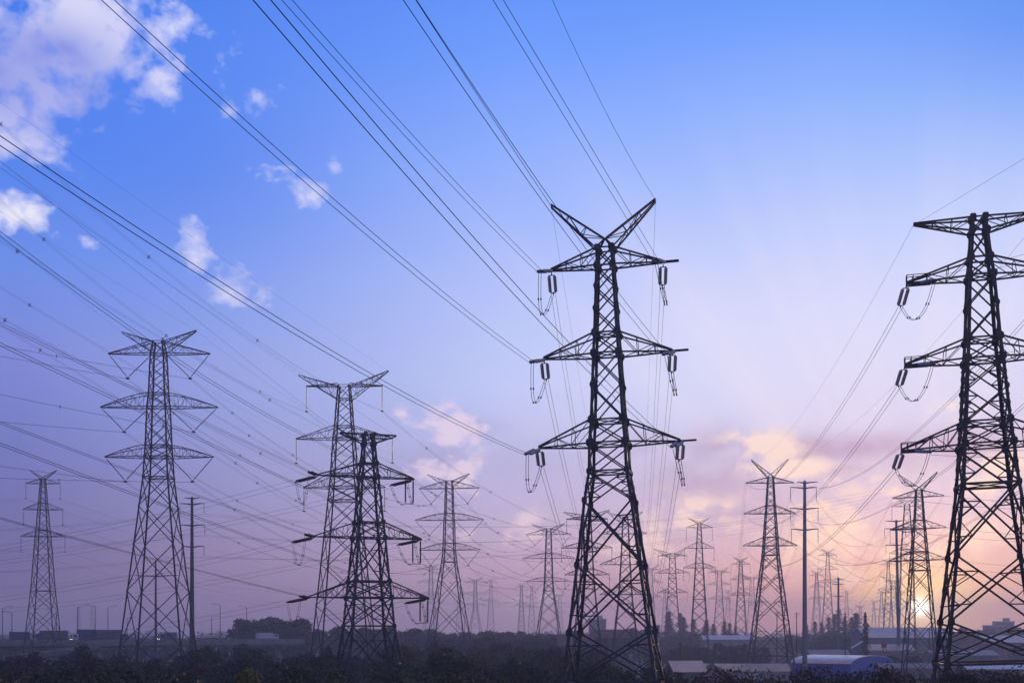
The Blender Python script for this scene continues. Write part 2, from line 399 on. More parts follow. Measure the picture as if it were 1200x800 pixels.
E4 = pylon('e4', 1063, 500, 3.1, 'faint pylon just left of the pylon in front of the sun', [
    (586, 3.2, True), (592, 3.6, True), (613, 5, True), (619, 5.6, True), (640, 7, True), (646, 7.4, True), (756, 10, False)],
    [(588, 582, 18, 18, 0, None, 'x'), (617, 610, 20, 20, 0, None, 'x'), (645, 638, 21, 21, 0, None, 'x')],
    [(586, 582, 14, 13, 576, 576, .8)], yaw=-22, wl=.24, wb=.09, strings=IS2, steel=GALV, ratio=1.0)

# ---- copies far off in the haze: (photo column, photo row of the top, distance, source, label)
FAR = [
 (505, 660, 980, 'bg2', 'very faint narrow pylon just left of the waisted pylon, far in the haze'),
 (557, 676, 1050, 'bg3', 'very faint pylon, left of the far pair between the waisted pylons'),
 (575, 677, 1080, 'e1', 'very faint pylon, right of the far pair between the waisted pylons'),
 (611, 683, 900, 'e1', 'small hazy pylon left of the pale pylon with spread feet'),
 (623, 684, 1200, 'e3', 'faintest pylon right beside the pale pylon with spread feet'),
 (843, 664, 930, 'd2', 'faint pylon between two V-horned hazy ones right of the conifers'),
 (970, 643, 880, 'e1', 'faint pylon right of the tubular pole above the conifers'),
 (762, 661, 1000, 'd2', 'faint pylon showing just right of the centre pylon leg'),
 (1041, 655, 900, 'e1', 'faint pylon left of the leaning tubular pole in the sunset glow'),
 (1033, 690, 1350, 'e3', 'faintest small pylon at far left of the sunset glow'),
 (853, 690, 1300, 'e3', 'tiny pale pylon low behind the conifers'),
 (881, 672, 1100, 'd2', 'faint pylon seen through the body of the dark V-horned pylon'),
 (92, 710, 1500, 'e3', 'tiny faint pylon left of the pair behind the street lamps at left'),
 (108, 708, 1500, 'bg3', 'tiny faint pylon right of the pair behind the street lamps at left'),
 (1047, 676, 1050, 'd2', 'faint pylon in the yellow glow between the leaning tubular pole and its left neighbour'),
 (1024, 703, 1500, 'e3', 'palest tiny pylon just above the long warehouse roof'),
 (957, 668, 1150, 'e3', 'faint pylon close beside the thick tubular pole on its right'),
 (1008, 708, 1450, 'd2', 'tiny pale pylon above the conifer tips right of the small tubular pole'),
 (779, 688, 1350, 'e3', 'palest pylon between the centre pylon and the pale one behind the hanging cables'),
 (656, 694, 1300, 'd2', 'palest pylon just right of the spread-footed pylon'),
 (538, 692, 1400, 'e3', 'palest pylon right of the feet of the waisted pylon'),
 (992, 690, 1400, 'e3', 'tiny faint pylon low above the roofs right of the second tubular pole'),
]
for (u, v, Y, src, lab) in FAR:
    Y *= 1.45
    P = PYL[src]; z = CAM_H + (V0-v)/F*Y
    htop = max(t.z for t in P['tips'].values()); sc = z/htop
    x = (u-U0)/F*Y
    r = dup(P['root'], (x, Y, 0), R(random.uniform(-12, 6)), sc, lab)
    PYL[lab] = dict(root=r, M=Matrix.Translation((x, Y, 0)) @ Matrix.Scale(sc, 4), tips=P['tips'], hang=P['hang'], s=0, Y=Y)

# ------------------------------------------------------------------ tubular poles
def tubular(u, Y, s, vtop, armrows, wpx, label, down=12, lean=0, pm=None):
    pm = pm or POLE
    x = (u-U0)/F*Y; Z = lambda v: CAM_H+(V0-v)/s
    root = thing('tubular_pole', label, 'power pole', (x, Y, 0), R(-5), R(lean))
    h = Z(vtop); mb = MB(); n = 10
    mb.tube([(0,0,h*i/n) for i in range(n+1)], [lerp(wpx[1], wpx[0], i/n)/s/2 for i in range(n+1)], 12)
    for i in range(2, n, 2): mb.tube([(0,0,h*i/n-.12),(0,0,h*i/n+.12)], lerp(wpx[1], wpx[0], i/n)/s/2*1.12, 12)
    mb.build('pole_shaft', pm, root)
    hang = {}
    for k, (v, l, r, ins) in enumerate(armrows):
        for sx, ln in ((-1, l), (1, r)):
            if not ln: continue
            m = MB(); z = Z(v)
            m.tube([(0,0,z-.25),(sx*ln/s*.5,0,z+.02),(sx*ln/s,0,z+.12)], [.24,.18,.1], 8)
            m.build('cross_arm', pm, root)
            if ins:
                p = Vector((sx*(ln/s-.15), 0, z+.02)); q = p-Vector((0,0,down/s))
                insulator(p, q, .11, 10, 6).build('insulator_string', PORCD, root); hang[k, sx] = q
            else: hang[k, sx] = Vector((sx*ln/s, 0, z+.1))
    M = Matrix.Translation((x, Y, 0)) @ Matrix.Rotation(R(-5), 4, 'Z') @ Matrix.Rotation(R(lean), 4, 'Y')
    PYL[label] = dict(root=root, M=M, tips=hang, hang=hang, s=s, Y=Y)
    return label
T1 = tubular(225, 400, 3.75, 582, [(583.5, 9, 9, 0), (590, 15, 15, 1), (615, 14, 16, 1), (640, 13, 15, 1)], (3, 6.5), 'slim tubular steel pole right beside the tall violet-grey pylon at left', pm=GALV)
T2 = tubular(943, 375, 4.0, 563, [(565, 9, 15, 0), (571, 17, 14, 1), (595.5, 17, 16, 1), (620, 16, 16, 1)], (3.4, 6.2), 'thick tubular steel pole right of the dark V-horned pylon', 16)
T3 = tubular(1054, 480, 3.125, 609, [(610, 13, 11, 0), (619, 14, 11, 1), (638, 13, 12, 1), (657, 12, 12, 1)], (2.6, 4.8), 'leaning tubular steel pole just left of the low sun', 10, lean=-1.2)
T4 = tubular(982.5, 560, 2.68, 676, [(678, 6, 7, 0), (684, 7, 7, 0), (698, 7, 7, 0)], (2.2, 3.2), 'small thin tubular pole among the conifers right of the thick pole')
T5 = tubular(182.5, 470, 3.2, 656, [(674, 25, 27, 0)], (2.0, 3.4), 'slender mast with a single long crossbar seen through the tall violet-grey pylon', pm=GALV)

# ------------------------------------------------------------------ cables
def parab(P, Q, sag, n=22):
    P = Vector(P); Q = Vector(Q)
    return [P.lerp(Q, i/n) - Vector((0,0,4*sag*(i/n)*(1-i/n))) for i in range(n+1)]
def twin(path, label, sep=.45, r=.024, group='twin cables of the near pylons', spacers=0, vert=False):
    path = [Vector(p) for p in path]
    root = thing('cable_bundle', label, 'power cable', tuple(path[0]), group=group)
    base = path[0]; d = path[-1]-path[0]; side = Vector((d.y, -d.x, 0)).normalized()
    offs = [side*(sep/2), -side*(sep/2)]
    if vert: offs = [Vector((0,0,sep/2)), Vector((0,0,-sep/2))]
    for o in offs:
        mb = MB(); mb.tube([p-base+o for p in path], r, 5); mb.build('cable', WIRE, root)
    if spacers:
        n = len(path)-1
        for i in range(spacers):
            t = (i+.6)/spacers*n; j = min(int(t), n-1); c = path[j].lerp(path[j+1], t-j)-base
            mb = MB()
            for a in (-1, 1):
                mb.bar(c+side*(a*sep*.6)+Vector((0,0,sep*.6)), c-side*(a*sep*.6)-Vector((0,0,sep*.6)), .075)
            mb.build('spacer', WIRE, root)
    return root
def single(path, label, r=.025, group=None):
    path = [Vector(p) for p in path]; base = path[0]
    mb = MB(); mb.tube([p-base for p in path], r, 5)
    o = mb.build('cable', WIRE); o.location = base
    return tag(o, label, 'power cable', group)
def toward(P, az, pix, tend, bdef=.0003, n=40):
    """a cable from P on a compass bearing (tan az, towards the viewer), its rise and sag fitted to seen points"""
    P = Vector(P); d = Vector((-math.sin(az), -math.cos(az), 0)); obs = []
    for (u, v) in pix:
        k = (u-U0)/F; t = (k*P.y-P.x)/(d.x-k*d.y); Yt = P.y+d.y*t
        obs.append((t, CAM_H+(V0-v)/F*Yt-P.z))
    if len(obs) == 1: b = bdef; a = obs[0][1]/obs[0][0]-b*obs[0][0]
    else:
        s2 = sum(t*t for t, z in obs); s3 = sum(t**3 for t, z in obs); s4 = sum(t**4 for t, z in obs)
        y1 = sum(t*z for t, z in obs); y2 = sum(t*t*z for t, z in obs); D = s2*s4-s3*s3
        a = (y1*s4-y2*s3)/D; b = (y2*s2-y1*s3)/D
        if not 0 <= b < .004:
            b = min(max(b, 0), .004); a = sum(t*(z-b*t*t) for t, z in obs)/s2
    return [P + d*(tend*i/n) + Vector((0,0,a*(tend*i/n)+b*(tend*i/n)**2)) for i in range(n+1)], d+Vector((0,0,a))

def strain(key, k, sx, d, length, r, sep=.5, porc=None, ya=.0):
    """a pair of strain insulators from an arm tip along d; returns the world point where the cables start"""
    p = PYL[key]; Mi = p['M'].inverted(); loc = p['tips'][k, sx].copy()
    dl = (Mi.to_3x3() @ Vector(d)).normalized(); side = Vector((dl.y, -dl.x, 0)).normalized()
    if ya: loc = loc + Vector((0, ya, -.12))
    link = loc + dl*.35
    y1 = MB(); y1.bar(loc, link, .09); y1.bar(link+side*sep*.55, link-side*sep*.55, .07, .07)
    y1.build('insulator_yoke', p['steel'], p['root'])
    end = link + dl*length
    y1 = MB(); y1.bar(end+side*sep*.55, end-side*sep*.55, .07, .07); y1.bar(end, end+dl*.3, .09)
    y1.build('insulator_yoke', p['steel'], p['root'])
    for q in (-1, 1):
        insulator(link+side*(q*sep/2), end+side*(q*sep/2), r, 14, 8).build('insulator_string', porc or PORC, p['root'], smooth=True)
    return p['M'] @ (end + dl*.25), end
def jumper(key, A, B, depth, sep=.22, r=.024, bow=(0,0,0)):
    p = PYL[key]; A = Vector(A); B = Vector(B); bow = Vector(bow)
    for q in (-1, 1):
        off = Vector((sep/2*q, 0, 0)); n = 18
        pts = [A.lerp(B, i/n)+off-Vector((0,0,depth))*(1-abs(2*i/n-1)**2.1) + bow*(4*i/n*(1-i/n)) for i in range(n+1)]
        mb = MB(); mb.tube(pts, r, 5)
        for j in (4, 9, 14): mb.box(pts[j], (.12, .12, .16))
        mb.build('jumper_cable', WIRE, p['root'])

SIDE = {-1: 'left', 1: 'right'}
LEV3 = ['top', 'middle', 'lowest']
# centre pylon: incoming twins over the viewer's head
az = math.atan(.293)
CEN_PIX = {(0,-1): [(457,135),(336,0)], (1,-1): [(300,158),(126,0)], (2,-1): [(300,360),(0,165)],
           (0,1): [(690,170),(581,0)], (1,1): [(655,255),(480,0)], (2,1): [(662,402),(310,4)]}
for (k, sx), pix in CEN_PIX.items():
    tip = PYL['cen']['M'] @ PYL['cen']['tips'][k, sx]
    path, d = toward(tip, az, pix, 185)
    P, e_in = strain('cen', k, sx, d-Vector((0,0,.2)), 3.3, .16, ya=-.3)
    path, d = toward(P, az, pix, 185)
    twin(path, f'black cable pair from the {SIDE[sx]} end of the centre pylon {LEV3[k]} arm rising left', .5, .019)
    Q = wpt('a3', k, sx)
    dd = (Q-tip); dist = dd.length; sag = 6.5
    dv = Vector((dd.x, dd.y, 0)).normalized(); dv.z = dd.z/dist - 4*sag/dist
    P2, e_out = strain('cen', k, sx, dv-Vector((0,0,.28)), 2.6, .16, ya=.3)
    # outgoing pair falls away to the next pylon of the line
    twin(parab(P2, Q, sag, 30), f'thin cable pair falling away behind from the {SIDE[sx]} end of the centre pylon {LEV3[k]} arm', .4, .02)
    jumper('cen', e_in, e_out, 2.8, bow=(sx*.5, 0, 0))
for sx, pix in ((-1, [(487,0)]), (1, [(700,112),(647,0)])):
    tip = PYL['cen']['M'] @ PYL['cen']['tips']['h', sx]
    path, d = toward(tip, az, pix, 185)
    single(path, f'single wire from the {SIDE[sx]} horn tip of the centre pylon to the top edge', .024 if sx < 0 else .016)
    single(parab(tip, wpt('a3', 'h', sx), 4), f'single earth wire falling away behind from the {SIDE[sx]} horn tip of the centre pylon', .014)

# right pylon
for k in (1, 2, 3):
    for sx in (-1, 1):
        tip = PYL['rig']['M'] @ PYL['rig']['tips'][k, sx]
        Q = wpt('a2', k-1, sx); dd = Q-tip; dist = dd.length; sag = 7.5
        dv = Vector((dd.x, dd.y, 0)).normalized(); dv.z = dd.z/dist-4*sag/dist
        P2, e_out = strain('rig', k, sx, dv-Vector((0,0,.3)), 2.7, .17, ya=.25)
        lv = ['', 'upper', 'middle', 'lowest'][k]
        twin(parab(P2, Q, sag, 30), f'cable pair sagging leftwards from the {SIDE[sx]} end of the right pylon {lv} railed arm', .4, .022)
        azr = -math.atan(.16); d = Vector((math.sin(-azr), -math.cos(azr), -.16))
        p = PYL['rig']; off = p['tips'][k, sx]; sv = off.copy(); p['tips'][k, sx] = off - Vector((sx*1.2, 0, 0))
        P, e_in = strain('rig', k, sx, d, 2.3, .16, ya=-.3); p['tips'][k, sx] = sv
        n = 34; d2 = Vector((math.sin(-azr), -math.cos(azr), 0))
        path = [P + d2*(110*i/n) + Vector((0,0,-.165*(110*i/n)+.0009*(110*i/n)**2)) for i in range(n+1)]
        twin(path, f'slack cable pair from the {SIDE[sx]} end of the right pylon {lv} railed arm off rightwards', .55, .014, vert=True)
        jumper('rig', e_in, e_out, 2.3)
for sx in (-1, 1):
    tip = PYL['rig']['M'] @ PYL['rig']['tips'][0, sx]
    single(parab(tip, wpt('a2', 'h', sx), 5), f'single wire from the {SIDE[sx]} end of the right pylon flat top going down left', .013)
    path, d = toward(tip, -math.atan(.2), [(1200, 186)] if sx < 0 else [(1275, 150)], 150)
    single(path, f'single wire from the {SIDE[sx]} end of the right pylon flat top up to the right', .012)

# angle pylon
ANG_PIX = {(1,-1): [(0,379)], (1,1): [(300,482),(180,399),(0,276)], (2,-1): [(0,495)], (2,1): [(0,403)], (3,-1): [(0,607)], (3,1): [(0,520)]}
OUT = Vector((-.86, .51, 0))
for (k, sx), pix in ANG_PIX.items():
    p = PYL['ang']; tip = p['M'] @ p['tips'][k, sx]
    path, d = toward(tip, az, pix, 240, .00012)
    P, e_in = strain('ang', k, sx, d, 2.4, .15, porc=PORCR, ya=-.3)
    path, d = toward(P, az, pix, 240, .00012)
    lv = ['', 'upper', 'middle', 'lowest'][k]
    twin(path, f'dark cable pair from the {SIDE[sx]} end of the angle pylon {lv} arm rising left', .5, .022)
    dv = OUT.copy(); dv.z = -.14
    P2, e_out = strain('ang', k, sx, dv, 3.4, .19, porc=PORCR, ya=.2)
    E = P2 + OUT*230 + Vector((0, 0, -4))
    twin(parab(P2, E, 7.5, 30), f'cable pair running left from the slanting {SIDE[sx]} insulators of the angle pylon {lv} arm', .65, .017, vert=True)
    if sx > 0:
        t = p['tips'][k, sx]; ends = []
        for q in (0, 1.1):
            a = t-Vector((q, 0, .1)); b = a-Vector((0,0,3.3)); ends.append(b)
            insulator(a, b, .13, 14, 6).build('insulator_string', PORCD, p['root'])
        m = MB(); m.bar(ends[0], ends[1], .1); m.build('insulator_yoke', STEEL, p['root'])
        jumper('ang', ends[1], e_out, 1.0); jumper('ang', e_in, ends[0], .8)
    else: jumper('ang', e_in, e_out, 3.6)
for sx, pix in ((-1, [(150,310)]), (1, [(150,300)])):
    tip = PYL['ang']['M'] @ PYL['ang']['tips'][0, sx]
    path, d = toward(tip, az, pix, 200, .00012)
    single(path, f'thin wire from the {SIDE[sx]} end of the angle pylon flat top up to the left', .012)

# the hanging-insulator line: bundles from the upper left
HP = {(0,-1): [(269,443),(166,370),(0,236)], (0,1): [(252,363),(150,281),(0,145)], (1,-1): [(150,415),(0,345)], (1,1): [(322,472),(200,402),(0,282)],
      (2,-1): [(256,520),(150,470),(0,392)], (2,1): [(309,533),(200,478),(0,372)]}
for (k, sx), pix in HP.items():
    path, d = toward(wpt('hng', k, sx), math.atan(.36), pix, 300, .0001, 50)
    twin(path, f'faint spacer cables, {LEV3[k]} {SIDE[sx]} hanging insulator behind the angle pylon, rising to the upper left', .45, .014, 'bundled spacer cables', 9)
    twin(parab(wpt('hng', k, sx), wpt('e2', k, sx), 6, 26), f'faint spacer cables, {LEV3[k]} {SIDE[sx]} hanging insulator behind the angle pylon, going away to the right', .45, .018, 'bundled spacer cables', 4)
for sx, pix in ((-1, [(0, 190)]), (1, [(0, 120)])):
    path, d = toward(wpt('hng', 'h', sx), math.atan(.36), pix, 300, .0001, 50)
    single(path, f'faint wire from the {SIDE[sx]} horn behind the angle pylon to the upper left', .012)

# the V-insulator line: 185 -> 526 -> 643
LEFTV = {(0,-1): [(0,417)], (0,1): [(0,405)], (1,-1): [(0,494)], (1,1): [(0,462)], (2,-1): [(0,546)], (2,1): [(0,560)]}
for k in range(3):
    for sx in (-1, 1):
        path, d = toward(wpt('big', k, sx), math.atan(1.6), LEFTV[k, sx], 130, .0004)
        twin(path, f'spacer cables from the tall left pylon {LEV3[k]} {SIDE[sx]} V insulator out to the left edge', .45, .018, 'bundled spacer cables', 3)
        twin(parab(wpt('big', k, sx), wpt('bg2', k, sx), 9, 30), f'spacer cables from the tall left pylon {LEV3[k]} {SIDE[sx]} V insulator to the waisted pylon', .45, .02, 'bundled spacer cables', 6)
        twin(parab(wpt('bg2', k, sx), wpt('bg3', k, sx), 8, 26), f'faint spacer cables from the waisted pylon {LEV3[k]} {SIDE[sx]} V insulator to the next pale pylon', .5, .024, 'bundled spacer cables', 4)
for sx in (-1, 1):
    single(parab(wpt('big', 'h', sx), wpt('bg2', 'h', sx), 6, 26), f'thin earth wire between the {SIDE[sx]} horns of the tall left pylon and the waisted pylon', .014)
    path, d = toward(wpt('big', 'h', sx), math.atan(.5), [(20, 260 if sx > 0 else 292)], 200, .0002)
    single(path, f'thin earth wire from the {SIDE[sx]} horn of the tall left pylon up to the left', .013)

# other spans in the haze
def span(a, b, ks, lab, sag=9, r=.022, two=True):
    for k in ks:
        for sx in (-1, 1):
            A, B = wpt(a, k, sx), wpt(b, k, sx); n = {0:'top', 1:'middle', 2:'lowest'}[k]
            l = f'{lab}, {n} {SIDE[sx]} arm end'
            if two: twin(parab(A, B, sag, 24), l, .5, r, 'hazy far cables')
            else: single(parab(A, B, sag, 24), l, r, 'hazy far cables')
span('a2', 'e3', (0,1,2), 'thin cables from the horned dark pylon to the small hazy pylon', 13)
span('a3', 'd2', (0,1,2), 'thin cables between the pylons behind the centre pylon', 9)
span('e1', 'faint pylon between two V-horned hazy ones right of the conifers', (0,1,2), 'faint wire behind the pale pylon in the conifers', 8, .035, False)
span('e2', 'e1', (0,1,2), 'faint cable from behind the centre pylon leg to the conifer pylon', 7, .03, False)
span('bg3', 'faint pylon showing just right of the centre pylon leg', (0,1,2), 'faint wire leaving the spread-footed pylon to the right', 9, .04, False)
span('fll', 'very faint narrow pylon just left of the waisted pylon, far in the haze', (0,1,2), 'faint long wire from the left edge pylon into the haze', 16, .03, False)
for k in range(3):
    for sx in (-1, 1):
        A = wpt('fll', k, sx); n = LEV3[k]
        single(parab(A, A+Vector((-170, -90, -2)), 5, 16), f'thin wire from the left edge pylon {n} {SIDE[sx]} arm end out of the picture', .02, 'hazy far cables')
        A = wpt('sun', k, sx)
        twin(parab(A, A+Vector((190, -60, 6)), 9, 24), f'cable pair from the {n} {SIDE[sx]} arm end of the sun pylon to the right', .4, .018)
        twin(parab(A, wpt('faint pylon right of the tubular pole above the conifers', k, sx), 22, 30), f'long sagging cables from the {n} {SIDE[sx]} arm end of the sun pylon, going left', .4, .022)
for k in (1, 2, 3):
    for sx in (-1, 1):
        n = ['', 'top', 'middle', 'lowest'][k]
        A = wpt(T2, k, sx); B = wpt(T3, k, sx)
        twin(parab(A, B, 7.5, 24), f'pair of slack cables between the {SIDE[sx]} {n} arms of the two thick tubular poles', .4, .024, 'tubular pole cables')
        A = wpt(T1, k, sx)
        single(parab(A, A+Vector((-230, 40, 2)), 6, 20), f'cable from the {SIDE[sx]} {n} arm of the slim tubular pole off to the left', .028, 'tubular pole cables')
        single(parab(A, A+Vector((260, 150, 20+4*k)), 9, 20), f'cable from the {SIDE[sx]} {n} arm of the slim tubular pole away to the right', .028, 'tubular pole cables')
for sx in (-1, 1):
    A = wpt(T5, 0, sx)
    single(parab(A, A+Vector((-200, 30, -3)), 4, 14), f'wire from the {SIDE[sx]} end of the crossbar of the slender mast to the left', .022)
    single(parab(A, A+Vector((220, 260, -4)), 6, 16), f'wire from the {SIDE[sx]} end of the crossbar of the slender mast to the right', .022)

# ------------------------------------------------------------------ ground
g = MB(); n = 60
xs = [(-1+2*i/n)*3400 for i in range(n+1)]; ys = [-150+3600*(i/n)**1.7 for i in range(n+1)]
for y in ys:
    for x in xs: g.v.append((x*.9, y*.78, 0))
for j in range(n):
    for i in range(n): a = j*(n+1)+i; g.f.append((a, a+1, a+n+2, a+n+1))
GR = mat('ground_soil_grass', (.035, .038, .022), .95, 0, .4, .03, col2=(.07, .06, .04))
g.build('ground', GR, kind='structure')
def sheet(name, pts, m, z):
    q = MB(); q.poly([(x, y, z) for x, y in pts]); return q.build(name, m, kind='structure')
sheet('paved_yard', [(30, 330), (170, 330), (300, 620), (60, 620)], mat('yard_concrete', (.17, .15, .14), .9, 0, .3, .08), .02)
sheet('field', [(-40, 430), (0, 430), (10, 520), (-60, 520)], mat('field_grass', (.10, .11, .04), .95, 0, .3, .05), .02)

# ------------------------------------------------------------------ trees
def crown_mesh(seed, H, rad, base, clumps, leaves, ls, mb=None, squash=1.0, low=.25):
    rnd = random.Random(seed); mb = mb or MB()
    for c in range(clumps):
        while True:
            x, y, z = rnd.uniform(-1,1), rnd.uniform(-1,1), rnd.uniform(-1,1)
            r2 = x*x+y*y+z*z
            if .18 < r2 < 1: break
        zz = (z+1)/2; wid = (1-.45*max(0, zz-.45)*1.8)*(.7+.3*min(1, zz*3))
        cx, cy, cz = x*rad*wid, y*rad*wid, base+(H-base)*zz
        cr = rad*rnd.uniform(.2, .38)
        for l in range(leaves):
            a = rnd.uniform(0, 6.283); b = math.acos(rnd.uniform(-1,1)); q = cr*rnd.uniform(.45, 1)
            p = Vector((cx+q*math.sin(b)*math.cos(a), cy+q*math.sin(b)*math.sin(a), cz+q*math.cos(b)*.75*squash))
            nn = Vector((rnd.gauss(0,1), rnd.gauss(0,1), rnd.gauss(.5,1))).normalized()
            t = nn.orthogonal().normalized(); t.rotate(Matrix.Rotation(rnd.uniform(0,6.28), 3, nn)); w = nn.cross(t)
            s = ls*rnd.uniform(.6, 1.3)
            mb.poly([p-t*s, p-w*s*.45, p+t*s, p+w*s*.45])
    return mb
def trunk_mesh(seed, H, r):
    rnd = random.Random(seed); mb = MB()
    mb.tube([(0,0,-.2),(rnd.uniform(-.1,.1),0,H*.3),(rnd.uniform(-.2,.2),rnd.uniform(-.2,.2),H*.6),(0,0,H*.88)], [r*1.3, r, r*.65, r*.2], 7)
    for i in range(6):
        a = rnd.uniform(0, 6.28); z = H*rnd.uniform(.3, .6); q = H*rnd.uniform(.18, .3)
        mb.tube([(0,0,z),(math.cos(a)*q*.5,math.sin(a)*q*.5,z+q*.5),(math.cos(a)*q,math.sin(a)*q,z+q*1.2)], [r*.45, r*.3, r*.1], 5)
    return mb
PROTO = {}
def proto(key, name, lab, cat, H, rad, base, clumps, leaves, ls, m, seed, grp):
    root = thing(name, lab, cat, (0,0,0), group=grp)
    trunk_mesh(seed, H, .028*H*.75).build('trunk', BARK, root)
    crown_mesh(seed, H, rad, base, clumps, leaves, ls).build('crown', m, root)
    PROTO[key] = [root, H, True]
def conifer(key, H, rad, seed, lab, grp):
    rnd = random.Random(seed); root = thing('conifer_tree', lab, 'tree', group=grp)
    mb = MB(); mb.tube([(0,0,-.2),(0,0,H*.5),(0,0,H*.99)], [.022*H, .013*H, .003*H], 7); mb.build('trunk', BARK, root)
    mb = MB()
    nl = 26
    for i in range(nl):
        t = i/nl; z = H*(.1+.9*t); rr = rad*(1-t)**.85*rnd.uniform(.75, 1.12)+.12; nb = max(5, int(13*(1-t)))
        for k in range(nb):
            a = rnd.uniform(0, 6.28); q = rr*rnd.uniform(.6, 1.1)
            for j in range(5):
                f = (j+.6)/5; p = Vector((math.cos(a)*q*f, math.sin(a)*q*f, z-.25*q*f*f+rnd.uniform(-.2,.2)))
                d = Vector((math.cos(a), math.sin(a), -.35)); w = Vector((-math.sin(a), math.cos(a), rnd.uniform(-.3,.3)))
                s = .075*rad*rnd.uniform(1.2, 2.2)+.1
                mb.poly([p-d*s, p-w*s*.6-Vector((0,0,.12*s)), p+d*s, p+w*s*.6-Vector((0,0,.12*s))])
    mb.build('crown', CONIF, root); PROTO[key] = [root, H, True]
def plant(key, x, y, h, lab, grp, sxy=1.0, z=0):
    root, H, first = PROTO[key]; s = h/H
    if first:
        root.location = (x, y, z); root.rotation_euler = (0,0,random.uniform(0,6.28)); root.scale = (s*sxy, s*sxy, s)
        root['label'] = lab; root['group'] = grp; PROTO[key][2] = False; return root
    return dup(root, (x, y, z), random.uniform(0,6.28), (s*sxy, s*sxy, s), lab, grp)
G1 = 'dark leafy trees of the foreground belt'; L1 = 'dark leafy tree in the dim wooded belt along the bottom left and centre'
for i in range(5): proto(f'n{i}', 'leafy_tree', L1, 'tree', 10, 3.4+.3*(i%3), 1.5, 46, 130, .24, LEAF if i < 4 else LEAFB, 20+i, G1)
G2 = 'russet scrub trees at the bottom right'; L2 = 'russet dark scrub tree in the thicket along the bottom right edge'
for i in range(3): proto(f's{i}', 'scrub_tree', L2, 'tree', 10, 4.2, 2.0, 75, 170, .125, LEAFB, 40+i, G2)
G3 = 'bluish trees of the middle distance'; L3 = 'bluish hazy tree in the middle distance beyond the foreground belt'
for i in range(3): proto(f'm{i}', 'broadleaf_tree', L3, 'tree', 12, 4.6, 1.2, 46, 60, .5, LEAF, 60+i, G3)
G4 = 'hazy conifers right of centre'; L4 = 'hazy pointed conifer in the row beyond the sheds right of centre'
conifer('c0', 14, 3.6, 71, L4, G4); conifer('c1', 15, 3.0, 72, L4, G4)
rnd = random.Random(5)
def row(keys, Y, u0, u1, step, h, dh, lab, grp, dY=8, skip=None):
    u = u0
    while u < u1:
        uu = u+rnd.uniform(-.3,.3)*step; Yy = Y+rnd.uniform(-dY, dY)
        if not (skip and skip(uu)):
            plant(rnd.choice(keys), (uu-U0)/F*Yy, Yy, h+rnd.uniform(-dh, dh), lab, grp, rnd.uniform(.75, 1.4))
        u += step
near = ['n0','n1','n2','n3','n4']
row(near, 215, -20, 500, 25, 10.6, 1.3, L1, G1, 14)
row(near, 172, -25, 780, 33, 9.9, 1.2, L1, G1, 12, skip=lambda u: 405 < u < 465)
row(near, 140, -30, 790, 40, 9.7, 1.0, L1, G1, 9, skip=lambda u: 640 < u < 700)
row(near, 112, -40, 800, 54, 10.3, .4, L1, G1, 4, skip=lambda u: 640 < u < 790)
row(near, 260, 480, 700, 24, 10.2, .8, L1, G1)
row(near, 320, 470, 720, 20, 10.8, .9, L1, G1)
row(['s0','s1','s2'], 100, 800, 1215, 40, 10.9, .5, L2, G2, 4)
row(['s0','s1','s2'], 82, 790, 1215, 55, 10.6, .4, L2, G2, 3)
for (u, v, Y, key, lab) in ((521, 763, 170, 'n1', 'tall dark tree with a forked top at the bottom, left of the centre pylon'),
                            (545, 768, 165, 'n2', 'dark round tree just right of the fork-topped tree at the bottom'),
                            (405, 768, 190, 'n0', 'dark rounded tree at the left foot of the dark angle pylon'),
                            (471, 775, 150, 'n3', 'dark tree at the right foot of the dark angle pylon'),
                            (240, 758, 280, 'n4', 'tree top standing out of the belt right of the tall left pylon'),
                            (285, 756, 285, 'n1', 'tree top between the slim tubular pole and the bluish tree clump')):
    plant(key, (u-U0)/F*Y, Y, CAM_H+(V0-v)/F*Y, lab, None, .95)
PROTO_Y = thing('leafy_tree', 'yellow-green bush glowing at the bottom left of the dark angle pylon', 'tree', at(288, 800, 97)*1)
PROTO_Y.location.z = 0
trunk_mesh(90, 10, .2).build('trunk', BARK, PROTO_Y); crown_mesh(90, 11.0, 2.3, 4, 44, 110, .2).build('crown', LEAFY, PROTO_Y)
mid = ['m0','m1','m2']
for u in range(288, 352, 9):                                       # blue clump behind the viaduct
    Yy = 560+rnd.uniform(-12, 12); plant(rnd.choice(mid), (u-U0)/F*Yy, Yy, 20.0+rnd.uniform(-1.6, 1.6), 'bluish tree in the dense rounded clump behind the viaduct', 'trees of the clump behind the viaduct', 1.0)
row(mid, 560, 378, 500, 13, 16, 2.2, L3, G3, 25)
row(mid, 640, 440, 760, 13, 15.0, 1.6, L3, G3, 40)
row(mid, 500, 500, 720, 15, 12.4, 1.2, L3, G3, 20)
row(mid, 700, 760, 1010, 15, 13.0, 1.4, L3, G3, 40)
row(mid, 470, 760, 905, 14, 9.0, 1.5, L3, G3, 25)
row(mid, 560, -20, 285, 14, 9.2, 1.2, L3, G3, 12)
row(mid, 820, 1090, 1230, 14, 16.5, 1.5, L3, G3, 40)
row(mid, 430, 1040, 1090, 12, 6.5, .8, L3, G3, 6)
for (u, v) in ((784,715),(797,717),(801,722),(813,724),(828,725),(836,730),(849,727),(855,729),(862,733),(783,728),(955,727),(963,728),(971,722),(978,718),(983,712),(990,722),(998,722),(1003,717),(1017,730),(826,733),(945,731),(760,730),(771,731)):
    Yy = 860+rnd.uniform(-60, 60); plant(rnd.choice(['c0','c1']), (u-U0)/F*Yy, Yy, CAM_H+(V0-v)/F*Yy, L4, G4, rnd.uniform(1.5, 2.0))
